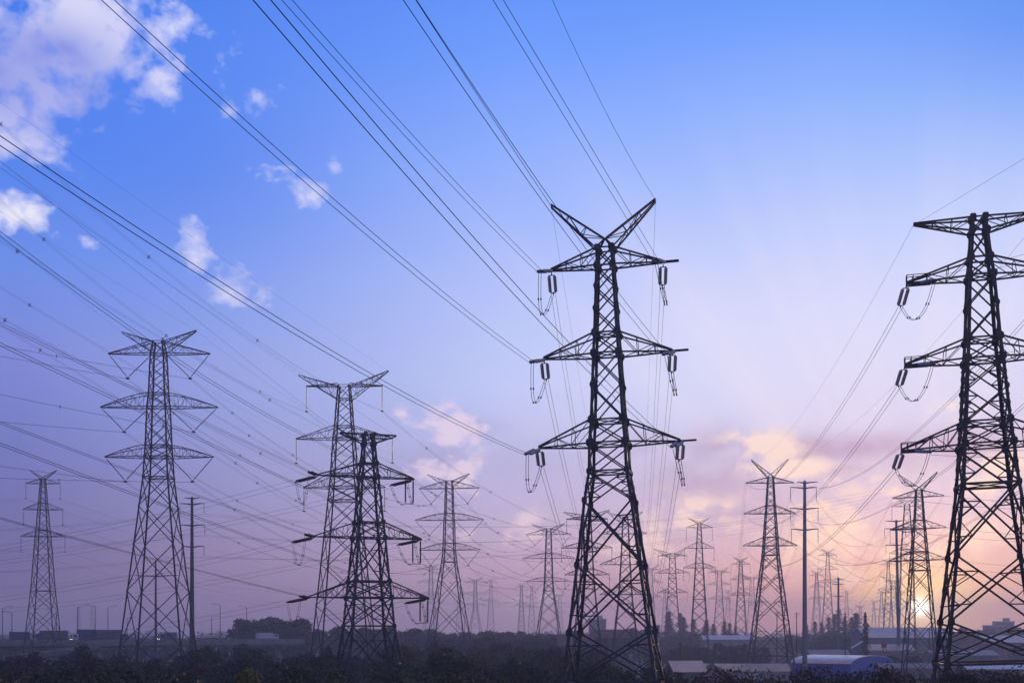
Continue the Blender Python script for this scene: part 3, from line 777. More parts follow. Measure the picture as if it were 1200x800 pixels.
plant('c0', (1014-U0)/F*440, 440, CAM_H+(V0-716)/F*440, 'tallest pointed conifer right in front of the long pale warehouse', None, .62)
# far wood at the edge of sight: one mass nobody could count
fw = MB(); rf = random.Random(3)
for i in range(1150):
    Yy = rf.choice([1150, 1350, 1650, 2050, 2550])*rf.uniform(.93, 1.07); x = rf.uniform(-.62, .62)*Yy
    h = rf.uniform(10, 17)+ (4 if Yy > 2000 else 0); w = rf.uniform(6, 14)
    for k in range(26):
        a = rf.uniform(0, 6.28); q = rf.random()**.5*w; z = h*rf.random()**.7*(1-.35*(q/w)**2)
        p = Vector((x+q*math.cos(a), Yy+q*math.sin(a), z)); s = rf.uniform(1.2, 2.6)
        t = Vector((rf.gauss(0,1), rf.gauss(0,1), rf.gauss(0,.6))).normalized(); wv = t.orthogonal().normalized()
        fw.poly([p-t*s, p-wv*s*.7, p+t*s, p+wv*s*.7])
tag(fw.build('far_wood', LEAF), 'far hazy wood along the horizon', 'woodland', kind='stuff')
ug = MB()
for i in range(9000):
    Yy = rf.uniform(75, 560); x = rf.uniform(-.46, .46)*Yy
    if x > .12*Yy and 330 < Yy: continue
    p = Vector((x, Yy, rf.uniform(.2, 2.4))); s = rf.uniform(.5, 1.3)
    t = Vector((rf.gauss(0,1), rf.gauss(0,1), rf.gauss(0,.6))).normalized(); wv = t.orthogonal().normalized()
    ug.poly([p-t*s, p-wv*s*.6, p+t*s, p+wv*s*.6])
tag(ug.build('undergrowth', LEAF), 'low dark undergrowth covering the ground between the trees', 'undergrowth', kind='stuff')

# ------------------------------------------------------------------ buildings
def house(name, lab, cat, x, y, w, d, eave, ridge, rz, wm, rm, wins=0, over=.4, along='X', arch=False, gable=None, door=False, z0=0, winz=.55):
    """ridge along local X; front is the local -Y side"""
    root = thing(name, lab, cat, (x, y, z0), rz)
    mb = MB(); W, D = w/2, d/2
    prof = [(-D, 0), (-D, eave)] + ([(-D*math.cos(a), eave+(ridge-eave)*math.sin(a)) for a in [math.pi*i/14 for i in range(1, 14)]] if arch else [(0, ridge)]) + [(D, eave), (D, 0)]
    k = len(prof)
    wallp = MB()
    for sx in (-1, 1):
        wallp.poly([(sx*W, p[0], p[1]-(0.02 if p[1] > 0 else 0)) for p in prof][::sx])
    for a in (0, k-2):
        (y0, za), (y1, zb) = prof[a], prof[a+1]
        wallp.poly([(-W, y0, za), (W, y0, za), (W, y1, zb), (-W, y1, zb)])
    wallp.build('wall', wm, root)
    rp = prof[1:-1]; t = .18
    top = [(p[0]*(1+over/D if abs(p[0]) > D*.98 else 1), p[1]-(over*(ridge-eave)/D*.6 if abs(p[0]) > D*.98 and not arch else 0)) for p in rp]
    m = MB(); q = len(top)
    for sx in (-1, 1):
        for p in top: m.v.append((sx*(W+over), p[0], p[1]))
        for p in top: m.v.append((sx*(W+over), p[0], p[1]+t))
    for i in range(q-1):
        a, b = i, i+1
        m.f += [(a, b, 2*q+b, 2*q+a), (q+a, 3*q+a, 3*q+b, q+b), (a, q+a, q+b, b), (2*q+a, 2*q+b, 3*q+b, 3*q+a)]
    m.f += [(0, 2*q, 3*q, q), (q-1, 2*q-1, 4*q-1, 3*q-1)]
    m.build('roof', rm, root)
    if gable:
        for sx in (-1, 1):
            m = MB(); gp = [(p[0]*.985, p[1]-.05) for p in prof[1:-1]]
            m.poly([(sx*(W+.03), p[0], p[1]) for p in gp][::sx]); m.poly([(sx*(W+.05), p[0], p[1]) for p in gp][::sx])
            m.build('gable_cladding', gable, root)
    for i in range(wins):
        xx = -W+w*(i+.5)/wins; zz = eave*winz; ww = min(1.3, w/wins*.5)
        f = MB(); f.box((xx, -D-.03, zz), (ww+.2, .1, 1.5)); fo = f.build('window', WHITEW, root)
        p = MB(); p.box((xx, -D-.06, zz), (ww, .1, 1.25)); p.build('pane', GLASS, fo)
    if door:
        f = MB(); f.box((W*.55, -D-.03, 1.3), (2.4, .1, 2.6)); f.build('door', ROOFG, root)
    return root
def bx(u, Y): return (u-U0)/F*Y
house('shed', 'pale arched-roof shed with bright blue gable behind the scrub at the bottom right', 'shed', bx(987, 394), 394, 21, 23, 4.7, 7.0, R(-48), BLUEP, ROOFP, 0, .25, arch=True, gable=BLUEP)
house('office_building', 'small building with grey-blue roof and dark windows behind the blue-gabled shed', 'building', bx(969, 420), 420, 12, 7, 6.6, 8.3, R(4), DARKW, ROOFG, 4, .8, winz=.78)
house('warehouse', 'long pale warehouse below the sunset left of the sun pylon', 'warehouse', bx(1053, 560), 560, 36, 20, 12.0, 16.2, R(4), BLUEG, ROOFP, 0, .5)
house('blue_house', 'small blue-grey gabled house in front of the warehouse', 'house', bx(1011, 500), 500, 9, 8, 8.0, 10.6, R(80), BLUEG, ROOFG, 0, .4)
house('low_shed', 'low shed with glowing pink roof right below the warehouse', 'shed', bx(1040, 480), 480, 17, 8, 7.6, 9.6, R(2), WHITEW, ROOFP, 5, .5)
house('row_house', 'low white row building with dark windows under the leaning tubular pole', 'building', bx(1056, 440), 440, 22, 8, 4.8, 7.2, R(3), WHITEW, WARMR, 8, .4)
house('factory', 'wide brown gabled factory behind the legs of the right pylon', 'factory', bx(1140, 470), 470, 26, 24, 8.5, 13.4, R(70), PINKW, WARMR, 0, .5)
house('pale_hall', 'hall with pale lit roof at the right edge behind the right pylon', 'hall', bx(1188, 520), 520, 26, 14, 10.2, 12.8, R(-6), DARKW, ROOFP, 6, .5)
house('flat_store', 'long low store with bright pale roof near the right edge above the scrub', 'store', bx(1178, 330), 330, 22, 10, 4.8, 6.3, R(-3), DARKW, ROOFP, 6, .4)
house('grey_depot', 'grey depot with bluish walls between the right pylon legs', 'depot', bx(1125, 400), 400, 20, 10, 7.0, 8.4, R(2), BLUEG, ROOFG, 6, .4)
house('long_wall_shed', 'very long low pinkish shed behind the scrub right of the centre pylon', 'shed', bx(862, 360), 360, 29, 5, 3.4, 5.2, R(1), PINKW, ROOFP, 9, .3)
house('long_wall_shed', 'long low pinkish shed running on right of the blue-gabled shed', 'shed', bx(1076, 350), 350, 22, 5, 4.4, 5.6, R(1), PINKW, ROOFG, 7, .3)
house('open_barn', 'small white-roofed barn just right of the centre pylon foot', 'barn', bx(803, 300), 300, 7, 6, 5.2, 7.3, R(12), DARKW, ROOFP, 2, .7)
house('brown_hut', 'small dark brown gabled hut right of the white-roofed barn', 'hut', bx(834, 340), 340, 5.5, 5, 4.2, 5.8, R(85), PINKW, WARMR, 1, .4)
house('grey_hut', 'grey hut with hipped looking roof half sunk in the scrub', 'hut', bx(872, 310), 310, 6, 5, 2.2, 4.0, R(10), DARKW, ROOFG, 0, .5)
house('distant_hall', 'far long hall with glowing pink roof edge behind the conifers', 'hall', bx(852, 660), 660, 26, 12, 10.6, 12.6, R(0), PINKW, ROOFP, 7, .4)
house('distant_hall', 'far low hall with dull pink roof behind the dark V-horned pylon', 'hall', bx(898, 680), 680, 18, 12, 10.2, 11.6, R(0), PINKW, WARMR, 5, .4)
house('farm_house', 'dark farmhouse with steep roof behind the left leg of the centre pylon', 'house', bx(673, 430), 430, 12, 9, 9.8, 13.2, R(8), DARKW, WARMR, 3, .4)
house('farm_house', 'dark wide farmhouse seen between the centre pylon legs', 'house', bx(715, 440), 440, 13, 9, 12.4, 15.0, R(-4), DARKW, WARMR, 4, .4)
house('white_cottage', 'low whitish lean-to at the foot of the dark angle pylon', 'cottage', bx(432, 330), 330, 10, 6, 5.2, 6.4, R(6), WHITEW, ROOFG, 3, .3)
for i, (u, h, lab) in enumerate(((700, 24, 'far dim block left of the pair behind the centre pylon legs'), (1176, 22, 'far dim block on the horizon at the right edge'), (1164, 19, 'lower far dim block on the horizon near the right edge'))):
    Yy = 1000; root = thing('far_block', lab, 'building', (bx(u, Yy), Yy, 0))
    m = MB(); m.box((0,0,h/2), (13, 10, h)); m.build('wall', DARKW, root)
    m = MB(); m.box((0,0,h+.5), (13.8, 10.8, 1)); m.box((2,0,h+2.2), (4, 4, 2.6)); m.build('roof', ROOFG, root)
    for k in range(5):
        for j in range(3):
            m = MB(); m.box((-4.5+4.5*j, -5.03, 4+k*(h-5)/5), (2, .1, 1.6)); m.build('window', GLASS, root)

# chimney-like orange lamp post and timber poles among the sheds
def timber(u, vtop, Y, lab):
    h = CAM_H+(V0-vtop)/F*Y; root = thing('timber_pole', lab, 'utility pole', (bx(u, Y), Y, 0), R(10))
    m = MB(); m.tube([(0,0,0),(0,0,h*.5),(0,0,h)], [.22,.18,.13], 8); m.build('pole_shaft', BARK, root)
    m = MB(); m.bar((-1.0,0,h-.5),(1.0,0,h-.5), .13); m.bar((-.7,0,h-1.4),(.7,0,h-1.4), .11)
    m.build('cross_arm', BARK, root)
    m = MB()
    for x in (-.9, 0, .9): m.tube([(x,0,h-.44),(x,0,h-.15)], [.09,.05], 6)
    m.build('insulator', PORC, root)
timber(910.5, 716, 420, 'timber utility pole seen through the dark V-horned pylon')
timber(933.5, 717, 415, 'timber utility pole just left of the thick tubular pole')
timber(990.5, 717, 400, 'tall timber utility pole above the small grey-roofed office')
timber(1016, 735, 390, 'timber utility pole in front of the tallest conifer')
timber(1089, 735, 420, 'short timber pole left of the right pylon leg')
timber(797, 752, 330, 'short timber pole by the white-roofed barn')
root = thing('water_tank', 'small round red tank on a stand by the glowing low shed', 'tank', (bx(1036, 470), 470, 0))
m = MB(); m.tube([(0,0,8.6),(0,0,8.8),(0,0,10.2),(0,0,10.5)], [.7,1.0,1.0,.5], 14); m.build('tank_body', REDP, root)
for a in range(3):
    m = MB(); m.bar((.8*math.cos(a*2.1),.8*math.sin(a*2.1),0),(.7*math.cos(a*2.1),.7*math.sin(a*2.1),8.8), .14); m.build('leg', STEEL, root)

# ------------------------------------------------------------------ viaduct with lorries and street lamps
VA, VB = Vector((-215, 420, 0)), Vector((-88, 520, 0)); vd = (VB-VA).normalized(); vn = Vector((vd.y, -vd.x, 0))   # vn faces the viewer
vl = (VB-VA).length; vrz = math.atan2(vd.y, vd.x); DZ = 10.6
root = thing('viaduct', 'long raised road viaduct on piers across the left behind the dark trees', 'viaduct', tuple(VA), vrz)
m = MB(); m.box((vl/2, 0, DZ-.6), (vl, 15, 1.2)); m.box((vl/2, 0, DZ-1.7), (vl, 9, 1.0)); m.build('deck', CONC, root)
m = MB(); m.box((vl/2, 0, DZ+.012), (vl, 13.8, .02)); m.build('carriageway', ASPH, root)
for sy in (-1, 1):
    m = MB(); m.box((vl/2, sy*7.25, DZ+.5), (vl, .35, 1.0)); m.build('parapet', CONC, root)
    m = MB(); m.bar((0, sy*7.25, DZ+1.25), (vl, sy*7.25, DZ+1.25), .1); m.build('handrail', GALV, root)
for i in range(9):
    x = 8+i*(vl-16)/8; m = MB()
    m.box((x, 0, (DZ-3.2)/2), (1.5, 3.4, DZ-3.2)); m.box((x, 0, DZ-2.7), (1.8, 9.5, 1.0)); m.build('pier', CONC, root)
def onroad(u, off):                                                 # place on the deck seen at a photo column
    k = (u-U0)/F; A = VA - vn*off*-1; A = VA + vn*off
    t = (k*A.y-A.x)/(vd.x-k*vd.y); return A+vd*t
def wheel(root, x, y, r=.5):
    m = MB(); m.tube([(x,y-.16,r),(x,y+.16,r)], r, 14); w = m.build('wheel', RUBBER, root)
    h = MB(); h.tube([(x,y-.18,r),(x,y+.18,r)], r*.45, 8); h.build('rim', LAMPM, w)
def lorry(u, off, L, H, bodym, cabm, lab, flip=1):
    p = onroad(u, off); root = thing('lorry', lab, 'lorry', (p.x, p.y, DZ+.03), vrz+(math.pi if flip < 0 else 0))
    m = MB(); m.box((0,0,.85), (L, 1.1, .25)); m.build('chassis', RUBBER, root)
    m = MB(); m.box((-1.2,0,1.0+(H-1)/2), (L-2.6, 2.5, H-1))
    for i in range(int((L-3)/1.1)): m.box((-L/2+.6+i*1.1,0,1.0+(H-1)/2), (.08, 2.56, H-1.15))
    m.build('cargo_box', bodym, root)
    c = MB(); x0, x1 = L/2-2.3, L/2
    pr = [(x0,.6),(x1,.6),(x1,1.75),(x1-.35,2.85),(x0,2.95)]
    n = len(c.v)
    for yy in (-1.2, 1.2): c.v += [(a, yy, b) for a, b in pr]
    c.f += [tuple(range(n,n+5)), tuple(range(n+9,n+4,-1))]+[(n+i,n+5+i,n+5+(i+1)%5,n+(i+1)%5) for i in range(5)]
    co = c.build('cab', cabm, root)
    m = MB(); m.poly([(x1+.01,-1.0,1.8),(x1+.01,1.0,1.8),(x1-.30,1.0,2.75),(x1-.30,-1.0,2.75)]); m.build('windscreen', GLASS, co)
    for sy in (-1, 1):
        m = MB(); m.box((x0+1.2, sy*1.21, 2.2), (1.1, .04, .8)); m.build('side_window', GLASS, co)
        m = MB(); m.box((x1+.02, sy*.85, 1.0), (.08, .35, .22)); m.build('headlight', HEADL, co)
    for x in (L/2-1.3, -L/2+1.4, -L/2+2.6):
        for sy in (-1, 1): wheel(root, x, sy*1.05)
lorry(27, 2.5, 9, 3.7, TRUCKB, TRUCKW, 'blue lorry with white cab, leftmost on the viaduct')
lorry(59, 2.5, 12, 4.2, TRUCKG, TRUCKB, 'long grey box lorry at the foot of the left edge pylon', -1)
lorry(97, 2.5, 8.5, 4.6, TRUCKB, TRUCKW, 'short tall blue box lorry left of the largest lorry', -1)
lorry(128, 2.5, 14, 4.5, TRUCKG, TRUCKG, 'largest dark lorry just left of the tall left pylon')
lorry(196, -2, 7, 3.6, TRUCKG, TRUCKG, 'dark lorry seen between the legs of the tall left pylon', -1)
lorry(313, 2.5, 9, 3.4, TRUCKW, TRUCKW, 'pale lorry on the viaduct in front of the bluish tree clump')
def car(u, off, m_, lab):
    p = onroad(u, off); root = thing('car', lab, 'car', (p.x, p.y, DZ+.03), vrz)
    c = MB(); pr = [(-2.1,.35),(2.1,.35),(2.15,.8),(1.2,.95),(.5,1.45),(-1.1,1.48),(-1.9,1.0),(-2.15,.9)]; k = len(pr)
    for yy in (-.85, .85): c.v += [(a, yy, b) for a, b in pr]
    c.f += [tuple(range(k)), tuple(range(2*k-1,k-1,-1))]+[(i,k+i,k+(i+1)%k,(i+1)%k) for i in range(k)]
    c.build('body', m_, root)
    for sy in (-1, 1):
        w = MB(); w.poly([(.95,sy*.86,.98),(.42,sy*.86,1.38),(-1.05,sy*.86,1.4),(-1.6,sy*.86,1.02)]); w.build('side_window', GLASS, root)
    for x in (-1.35, 1.35):
        for sy in (-1, 1): wheel(root, x, sy*.78, .32)
for u, m_, lab in ((165, TRUCKW, 'white car on the viaduct behind the left leg of the tall left pylon'), (233, TRUCKW, 'whitish car just right of the slim tubular pole'), (251, TRUCKG, 'grey car on the viaduct under the street lamps right of the slim pole'), (272, TRUCKW, 'pale car on the viaduct left of the bluish tree clump')):
    car(u, 3, m_, lab)
# descending ramp beside the viaduct: pale wall
root = thing('ramp_wall', 'pale low ramp wall sloping down left in front of the lorries', 'wall', (0,0,0))
m = MB(); A, B = at(4, 768, 395), at(117, 753, 412); nrm = Vector((0, .25, 0))
for q in range(12):
    a = A.lerp(B, q/12); b = A.lerp(B, (q+.94)/12)
    m.bar(a-Vector((0,0,.6)), b-Vector((0,0,.6)), .3, 1.1)
m.build('parapet', CONC, root)
m = MB(); m.bar(A-Vector((0,-3,1.9)), B-Vector((0,-3,1.9)), 7, .8); m.build('ramp_slab', ASPH, root)
for q in (.1, .4, .7, .95):
    a = A.lerp(B, q); m = MB(); m.box((a.x, a.y+3, (a.z-2)/2), (1, 2, a.z-2)); m.build('pier', CONC, root)
def street_lamp(u, vtop, arms, lab, off):
    p = onroad(u, off); h = CAM_H+(V0-vtop)/F*p.y-DZ
    root = thing('street_lamp', lab, 'street lamp', (p.x, p.y, DZ), vrz)
    m = MB(); m.tube([(0,0,0),(0,0,h*.5),(0,0,h)], [.17,.14,.1], 8); m.build('pole_shaft', LAMPM, root)
    for a in arms:
        m = MB(); m.tube([(0,0,h-.1),(a*1.0,0,h+.45),(a*2.4,0,h+.6)], [.07,.06,.05], 6); ar = m.build('arm', LAMPM, root)
        m = MB(); m.box((a*2.9,0,h+.6), (1.2,.4,.16)); m.build('lamp_head', LAMPM, ar)
for u, v, arms, where, off in ((3,712,(1,),'leftmost of all, at the left picture edge',-7), (14,718,(-1,),'just right of the leftmost lamp',7), (66,716,(-1,),'right of the left edge pylon',-7),
        (91,711,(1,),'above the short tall blue lorry',-7), (111.5,710,(-1,),'above the gap left of the largest lorry',-7), (126.5,711,(1,),'above the largest dark lorry',-7),
        (258,709,(-1,),'right of the slim tubular pole, the tall one',7), (248,723,(1,),'right of the slim tubular pole, the short one',-7), (289,711,(-1,),'left end of the bluish tree clump',7), (149,724,(1,),'by the left leg of the tall left pylon',-7)):
    street_lamp(u, v, arms, 'grey street lamp on the viaduct, '+where, off)

# ------------------------------------------------------------------ haze, light, sky
hz = MB(); hz.box((0, 1350, 41), (6400, 3200, 84))
hm = bpy.data.materials.new('haze_air'); hm.use_nodes = True; nt = hm.node_tree
nt.nodes.remove(nt.nodes['Principled BSDF'])
pv = nt.nodes.new('ShaderNodeVolumePrincipled')
pv.inputs['Color'].default_value = (.66, .71, .92, 1); pv.inputs['Density'].default_value = .00052; pv.inputs['Anisotropy'].default_value = .35
nt.links.new(pv.outputs[0], nt.nodes['Material Output'].inputs['Volume'])
ho = hz.build('haze', hm, kind='stuff'); ho['label'] = 'thin violet evening haze filling the air'; ho['category'] = 'haze'

SUN_AZ, SUN_EL = math.atan((1078-U0)/F), math.atan((V0-711)/F*math.cos(math.atan((1078-U0)/F)))
sd = bpy.data.lights.new('sun', 'SUN'); sd.energy = 1.7; sd.angle = R(.6); sd.color = (1, .66, .44)
so = bpy.data.objects.new('sun', sd); COL.objects.link(so)
LE = SUN_EL+R(2.0)                                      # lamp set higher than the visible disc, so the haze dims it less
sdir = Vector((math.sin(SUN_AZ)*math.cos(LE), math.cos(SUN_AZ)*math.cos(LE), math.sin(LE)))
so.rotation_euler = sdir.to_track_quat('Z', 'Y').to_euler(); so.location = (0, 0, 120)

w = bpy.data.worlds.new('World'); scn.world = w; w.use_nodes = True
nt = w.node_tree; N = nt.nodes; L = nt.links; N.clear()
def m2(op, a, b=None, c=None, clamp=False):
    n = N.new('ShaderNodeMath'); n.operation = op; n.use_clamp = clamp
    for i, q in enumerate((a, b, c)):
        if q is None: continue
        if isinstance(q, (int, float)): n.inputs[i].default_value = q
        else: L.new(q, n.inputs[i])
    return n.outputs[0]
def mixc(f, a, b, mode='MIX'):
    n = N.new('ShaderNodeMix'); n.data_type = 'RGBA'; n.blend_type = mode; n.clamp_factor = True
    for i, q in ((0, f), (6, a), (7, b)):
        if isinstance(q, (int, float)): n.inputs[i].default_value = q
        elif isinstance(q, tuple): n.inputs[i].default_value = (*q, 1) if len(q) == 3 else q
        else: L.new(q, n.inputs[i])
    return n.outputs[2]
def lin(r, g, b):
    f = lambda c: (c/255/12.92) if c/255 <= .04045 else ((c/255+.055)/1.055)**2.4
    return (f(r), f(g), f(b))
tc = N.new('ShaderNodeTexCoord'); sp = N.new('ShaderNodeSeparateXYZ'); L.new(tc.outputs['Generated'], sp.inputs[0])
X, Y_, Z_ = sp.outputs
el = m2('ARCSINE', Z_); azi = m2('ARCTAN2', X, Y_)
sina = m2('SINE', azi)
def ramp(fac, stops):
    n = N.new('ShaderNodeValToRGB'); cr = n.color_ramp; cr.interpolation = 'B_SPLINE' if False else 'LINEAR'
    while len(cr.elements) < len(stops): cr.elements.new(.5)
    for e, (p, c) in zip(cr.elements, stops): e.position = p; e.color = (*lin(*c), 1)
    L.new(fac, n.inputs[0]); return n.outputs[0]
def vs(lst): return sorted([(max(0, math.atan((V0-v)/F)/.8), c) for v, c in lst])
fac = m2('DIVIDE', m2('MAXIMUM', el, 0.0), .8)
top = [(1.0, (104, 94, 108)), (.76, (118, 108, 130))]      # unseen sky overhead, made-up dull tone added to take blue out of the fill light
RL = ramp(fac, vs([(741,(80,76,138)), (650,(88,86,160)), (540,(100,108,192)), (430,(118,130,216)), (330,(100,138,232)), (200,(70,126,238)), (60,(56,118,236)), (-60,(48,108,226))])+top)
RM = ramp(fac, vs([(741,(182,150,184)), (660,(184,164,206)), (560,(176,180,234)), (450,(178,196,250)), (330,(168,188,252)), (200,(140,174,254)), (60,(100,152,254)), (-60,(78,136,246))])+top)
RR = ramp(fac, vs([(741,(220,160,150)), (690,(214,174,182)), (610,(190,184,222)), (500,(192,204,246)), (390,(202,213,252)), (280,(182,203,254)), (150,(142,182,254)), (30,(98,154,252)), (-60,(78,136,244))])+top)
g0 = m2('SMOOTHSTEP' if False else 'MULTIPLY_ADD', sina, 1/.36, 1.0, True)      # 0 at the left edge .. 1 at the middle
g1 = m2('MULTIPLY_ADD', sina, 1/.28, -.05, True)
sky = mixc(g1, mixc(g0, RL, RM), RR)
# warm light round the sun and a broad pale patch above it
ca, cb = m2('SUBTRACT', azi, SUN_AZ), m2('SUBTRACT', el, SUN_EL)
def gauss(a0, e0, sa, se):
    da = m2('DIVIDE', m2('SUBTRACT', azi, a0), sa); de = m2('DIVIDE', m2('SUBTRACT', el, e0), se)
    return m2('EXPONENT', m2('MULTIPLY', m2('ADD', m2('MULTIPLY', da, da), m2('MULTIPLY', de, de)), -1.0))
def ang(u, v):
    a = math.atan((u-U0)/F); return a, math.atan((V0-v)/F*math.cos(a))
sky = mixc(m2('MULTIPLY', gauss(*ang(890, 405), .17, .07), .62), sky, lin(214, 220, 254))
sky = mixc(m2('MULTIPLY', gauss(*ang(190, 180), .13, .10), .55), sky, lin(58, 120, 238))
sky = mixc(m2('MULTIPLY', gauss(*ang(1230, -10), .10, .07), .6), sky, lin(56, 130, 240))
sky = mixc(m2('MULTIPLY', gauss(SUN_AZ, SUN_EL, .048, .028), .92), sky, lin(255, 222, 128))
# clouds: noise in the two sky angles, gathered in the places the sky shows them
cv = N.new('ShaderNodeCombineXYZ'); L.new(azi, cv.inputs[0]); L.new(el, cv.inputs[1])
def noise(scale, sy, detail, rough, off=0.0, dist=0.0):
    mp = N.new('ShaderNodeMapping'); mp.inputs['Scale'].default_value = (scale, scale*sy, 1); mp.inputs['Location'].default_value = (off, off*.7, off)
    n = N.new('ShaderNodeTexNoise'); n.inputs['Detail'].default_value = detail; n.inputs['Roughness'].default_value = rough; n.inputs['Distortion'].default_value = dist
    n.inputs['Scale'].default_value = 1
    L.new(cv.outputs[0], mp.inputs[0]); L.new(mp.outputs[0], n.inputs['Vector']); return n.outputs['Fac']
nA = noise(26, 1.25, 8, .56, 3.1, .25); nB = noise(11, 2.2, 7, .55, 9.3, .4); nC = noise(60, 1.3, 6, .6, 1.7, .2)
BL = [(110,40,115,75,1.0),(35,78,92,56,1.0),(175,85,55,40,.75),(16,150,50,48,1.1),(22,243,46,30,.85),(5,20,60,60,.7),(215,25,40,22,.6),(330,20,0.1,.1,0),
      (311,114,26,20,.62),(316,74,16,18,.5),(357,229,30,26,.85),(330,205,34,18,.55),(392,199,14,14,.42),(236,288,26,32,.68),(268,338,32,34,.68),(112,281,24,12,.3),(308,346,30,18,.45),(186,110,14,12,.4),(268,130,14,26,.38),(64,272,18,16,.3)]
acc = None
for (u, v, a, b, amp) in BL:
    if amp <= 0: continue
    q = m2('MULTIPLY', gauss(*ang(u, v), a/F, b/F), min(1.15, amp+.06))
    acc = q if acc is None else m2('MAXIMUM', acc, q)
dens = m2('ADD', acc, m2('MULTIPLY_ADD', nA, 2.0, -1.40))
dens = m2('ADD', dens, m2('MULTIPLY_ADD', nC, 1.1, -.55))
cl = m2('MULTIPLY', m2('MULTIPLY', dens, 1.75, clamp=True), m2('MULTIPLY', acc, 4.0, clamp=True))
# the underside of the big cloud is thicker and stays lavender
shade = m2('MULTIPLY_ADD', noise(17, 1.3, 5, .5, 5.2), 2.6, -.9, True)
under = m2('MULTIPLY', gauss(*ang(45, 92), 100/F, 58/F), 1.5, clamp=True)
ccol = mixc(m2('MULTIPLY', under, m2('MULTIPLY_ADD', shade, .5, .5)), mixc(shade, lin(206,206,251), lin(250,246,254)), lin(132,142,228))
sky = mixc(m2('MULTIPLY', cl, .93), sky, ccol)
# low evening cloud: cream and pink banks, violet bands
LB = [(893,530,38,20,.85),(878,514,34,9,.6),(925,548,45,12,.6),(1015,572,50,16,.85),(950,650,40,18,.7),(1010,610,30,16,.6),(1000,640,55,50,.8),(960,600,60,20,.5),(528,500,40,26,1.0),(490,515,30,14,.7),(548,545,22,38,1.0),(500,545,34,16,.7),(590,622,60,22,.75),(800,610,70,26,.7),(1130,640,80,26,.7),(1120,480,60,14,.55),(620,700,120,16,.3),(480,490,30,10,.5),(1180,560,60,30,.5),(740,640,70,24,.5)]
acl = None
for (u, v, a, b, amp) in LB:
    q = m2('MULTIPLY', gauss(*ang(u, v), a/F, b/F), amp); acl = q if acl is None else m2('MAXIMUM', acl, q)
vb = None
for (u, v, a, b, amp) in [(965,525,140,17,1.1),(840,535,40,30,1.0),(980,550,40,10,.8),(830,565,80,40,.8),(960,560,70,30,.4),(620,545,110,30,.35),(1110,525,90,24,.85),(880,590,70,30,.6),(420,560,120,40,.4),(510,535,60,14,.6),(730,520,60,20,.5),(1130,715,120,10,.7),(700,580,60,30,.3),(560,500,40,14,.4)]:
    q = m2('MULTIPLY', gauss(*ang(u, v), a/F, b/F), amp); vb = q if vb is None else m2('MAXIMUM', vb, q)
vmix = m2('MULTIPLY', vb, m2('ADD', m2('MULTIPLY_ADD', nB, 2.6, -.5), m2('MULTIPLY_ADD', nA, 1.6, -.8), clamp=True), clamp=True)
# faint crepuscular rays fanning up from the low sun
th = m2('ARCTAN2', ca, cb)
rv = N.new('ShaderNodeTexNoise'); rv.noise_dimensions = '1D'; rv.inputs['Scale'].default_value = 5.5; rv.inputs['Detail'].default_value = 2
L.new(th, rv.inputs['W'])
rk = m2('MULTIPLY', m2('MULTIPLY_ADD', rv.outputs['Fac'], 3.2, -1.35, True), gauss(SUN_AZ-.08, SUN_EL+.2, .22, .11))
sky = mixc(m2('MULTIPLY', rk, .5), sky, lin(226, 224, 250))
sky = mixc(vmix, sky, lin(156,148,200))
dl = m2('ADD', m2('MULTIPLY', acl, .8), m2('MULTIPLY_ADD', nB, 3.0, -1.75))
dl = m2('ADD', dl, m2('MULTIPLY_ADD', nA, 2.8, -1.42))
dl = m2('ADD', dl, m2('MULTIPLY_ADD', nC, 1.6, -.8))
cll = m2('MULTIPLY', m2('MULTIPLY', dl, 1.9, clamp=True), m2('MULTIPLY', acl, 3.0, clamp=True))
warm = m2('MULTIPLY_ADD', sina, 1/.22, .1, True)
lcol = mixc(warm, lin(232,212,238), lin(246,226,216))
sky = mixc(m2('MULTIPLY', cll, .84), sky, lcol)
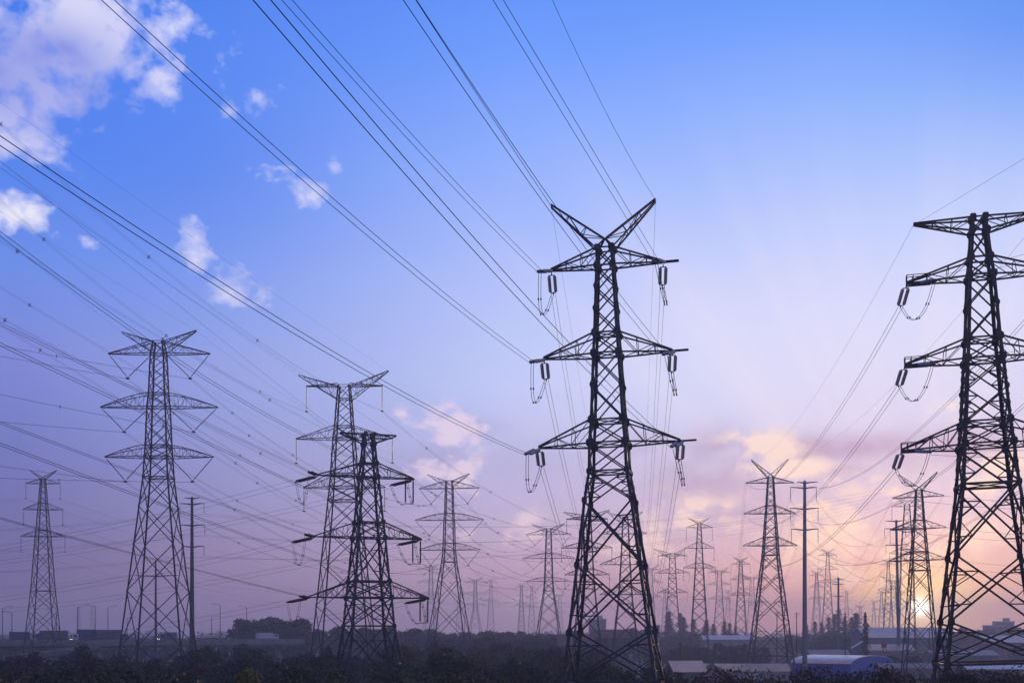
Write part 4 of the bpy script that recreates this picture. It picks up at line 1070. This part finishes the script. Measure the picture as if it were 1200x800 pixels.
# the sun itself, veiled: a bright disc and its burning rim
r2 = m2('SQRT', m2('ADD', m2('MULTIPLY', m2('MULTIPLY', ca, ca), math.cos(SUN_EL)**2), m2('MULTIPLY', cb, cb)))
core = m2('EXPONENT', m2('MULTIPLY', m2('POWER', m2('DIVIDE', r2, .0052), 2.0), -1.0))
halo = m2('EXPONENT', m2('MULTIPLY', m2('POWER', m2('DIVIDE', r2, .020), 1.0), -1.0))
add1 = mixc(1.0, sky, mixc(halo, (0,0,0), (2.0,1.5,.55)), 'ADD')
add2 = mixc(1.0, add1, mixc(core, (0,0,0), (7.0,7.0,6.6)), 'ADD')
bg = N.new('ShaderNodeBackground'); bg.inputs['Strength'].default_value = 1.0; L.new(add2, bg.inputs['Color'])
ns = N.new('ShaderNodeTexSky'); ns.sky_type = 'NISHITA'; ns.sun_disc = False; ns.sun_elevation = SUN_EL; ns.sun_rotation = SUN_AZ
ns.altitude = 10; ns.air_density = 1.0; ns.dust_density = 1.5; ns.ozone_density = 2.0
bn = N.new('ShaderNodeBackground'); bn.inputs['Strength'].default_value = .05; L.new(ns.outputs[0], bn.inputs['Color'])
ad = N.new('ShaderNodeAddShader'); L.new(bg.outputs[0], ad.inputs[0]); L.new(bn.outputs[0], ad.inputs[1])
wo = N.new('ShaderNodeOutputWorld'); L.new(ad.outputs[0], wo.inputs['Surface'])

# ------------------------------------------------------------------ camera and render
cd = bpy.data.cameras.new('camera'); cd.sensor_width = 36; cd.lens = F/1200*36; cd.shift_y = (V0-400)/1200
cd.clip_start = .5; cd.clip_end = 9000
co = bpy.data.objects.new('camera', cd); COL.objects.link(co); co.location = (0, 0, CAM_H); co.rotation_euler = (R(90), 0, 0)
scn.camera = co
scn.view_settings.view_transform = 'Standard'; scn.view_settings.look = 'None'; scn.view_settings.exposure = 0; scn.view_settings.gamma = 1
scn.render.engine = 'CYCLES'
scn.cycles.use_denoising = True
scn.cycles.max_bounces = 4; scn.cycles.transparent_max_bounces = 8; scn.cycles.volume_bounces = 0
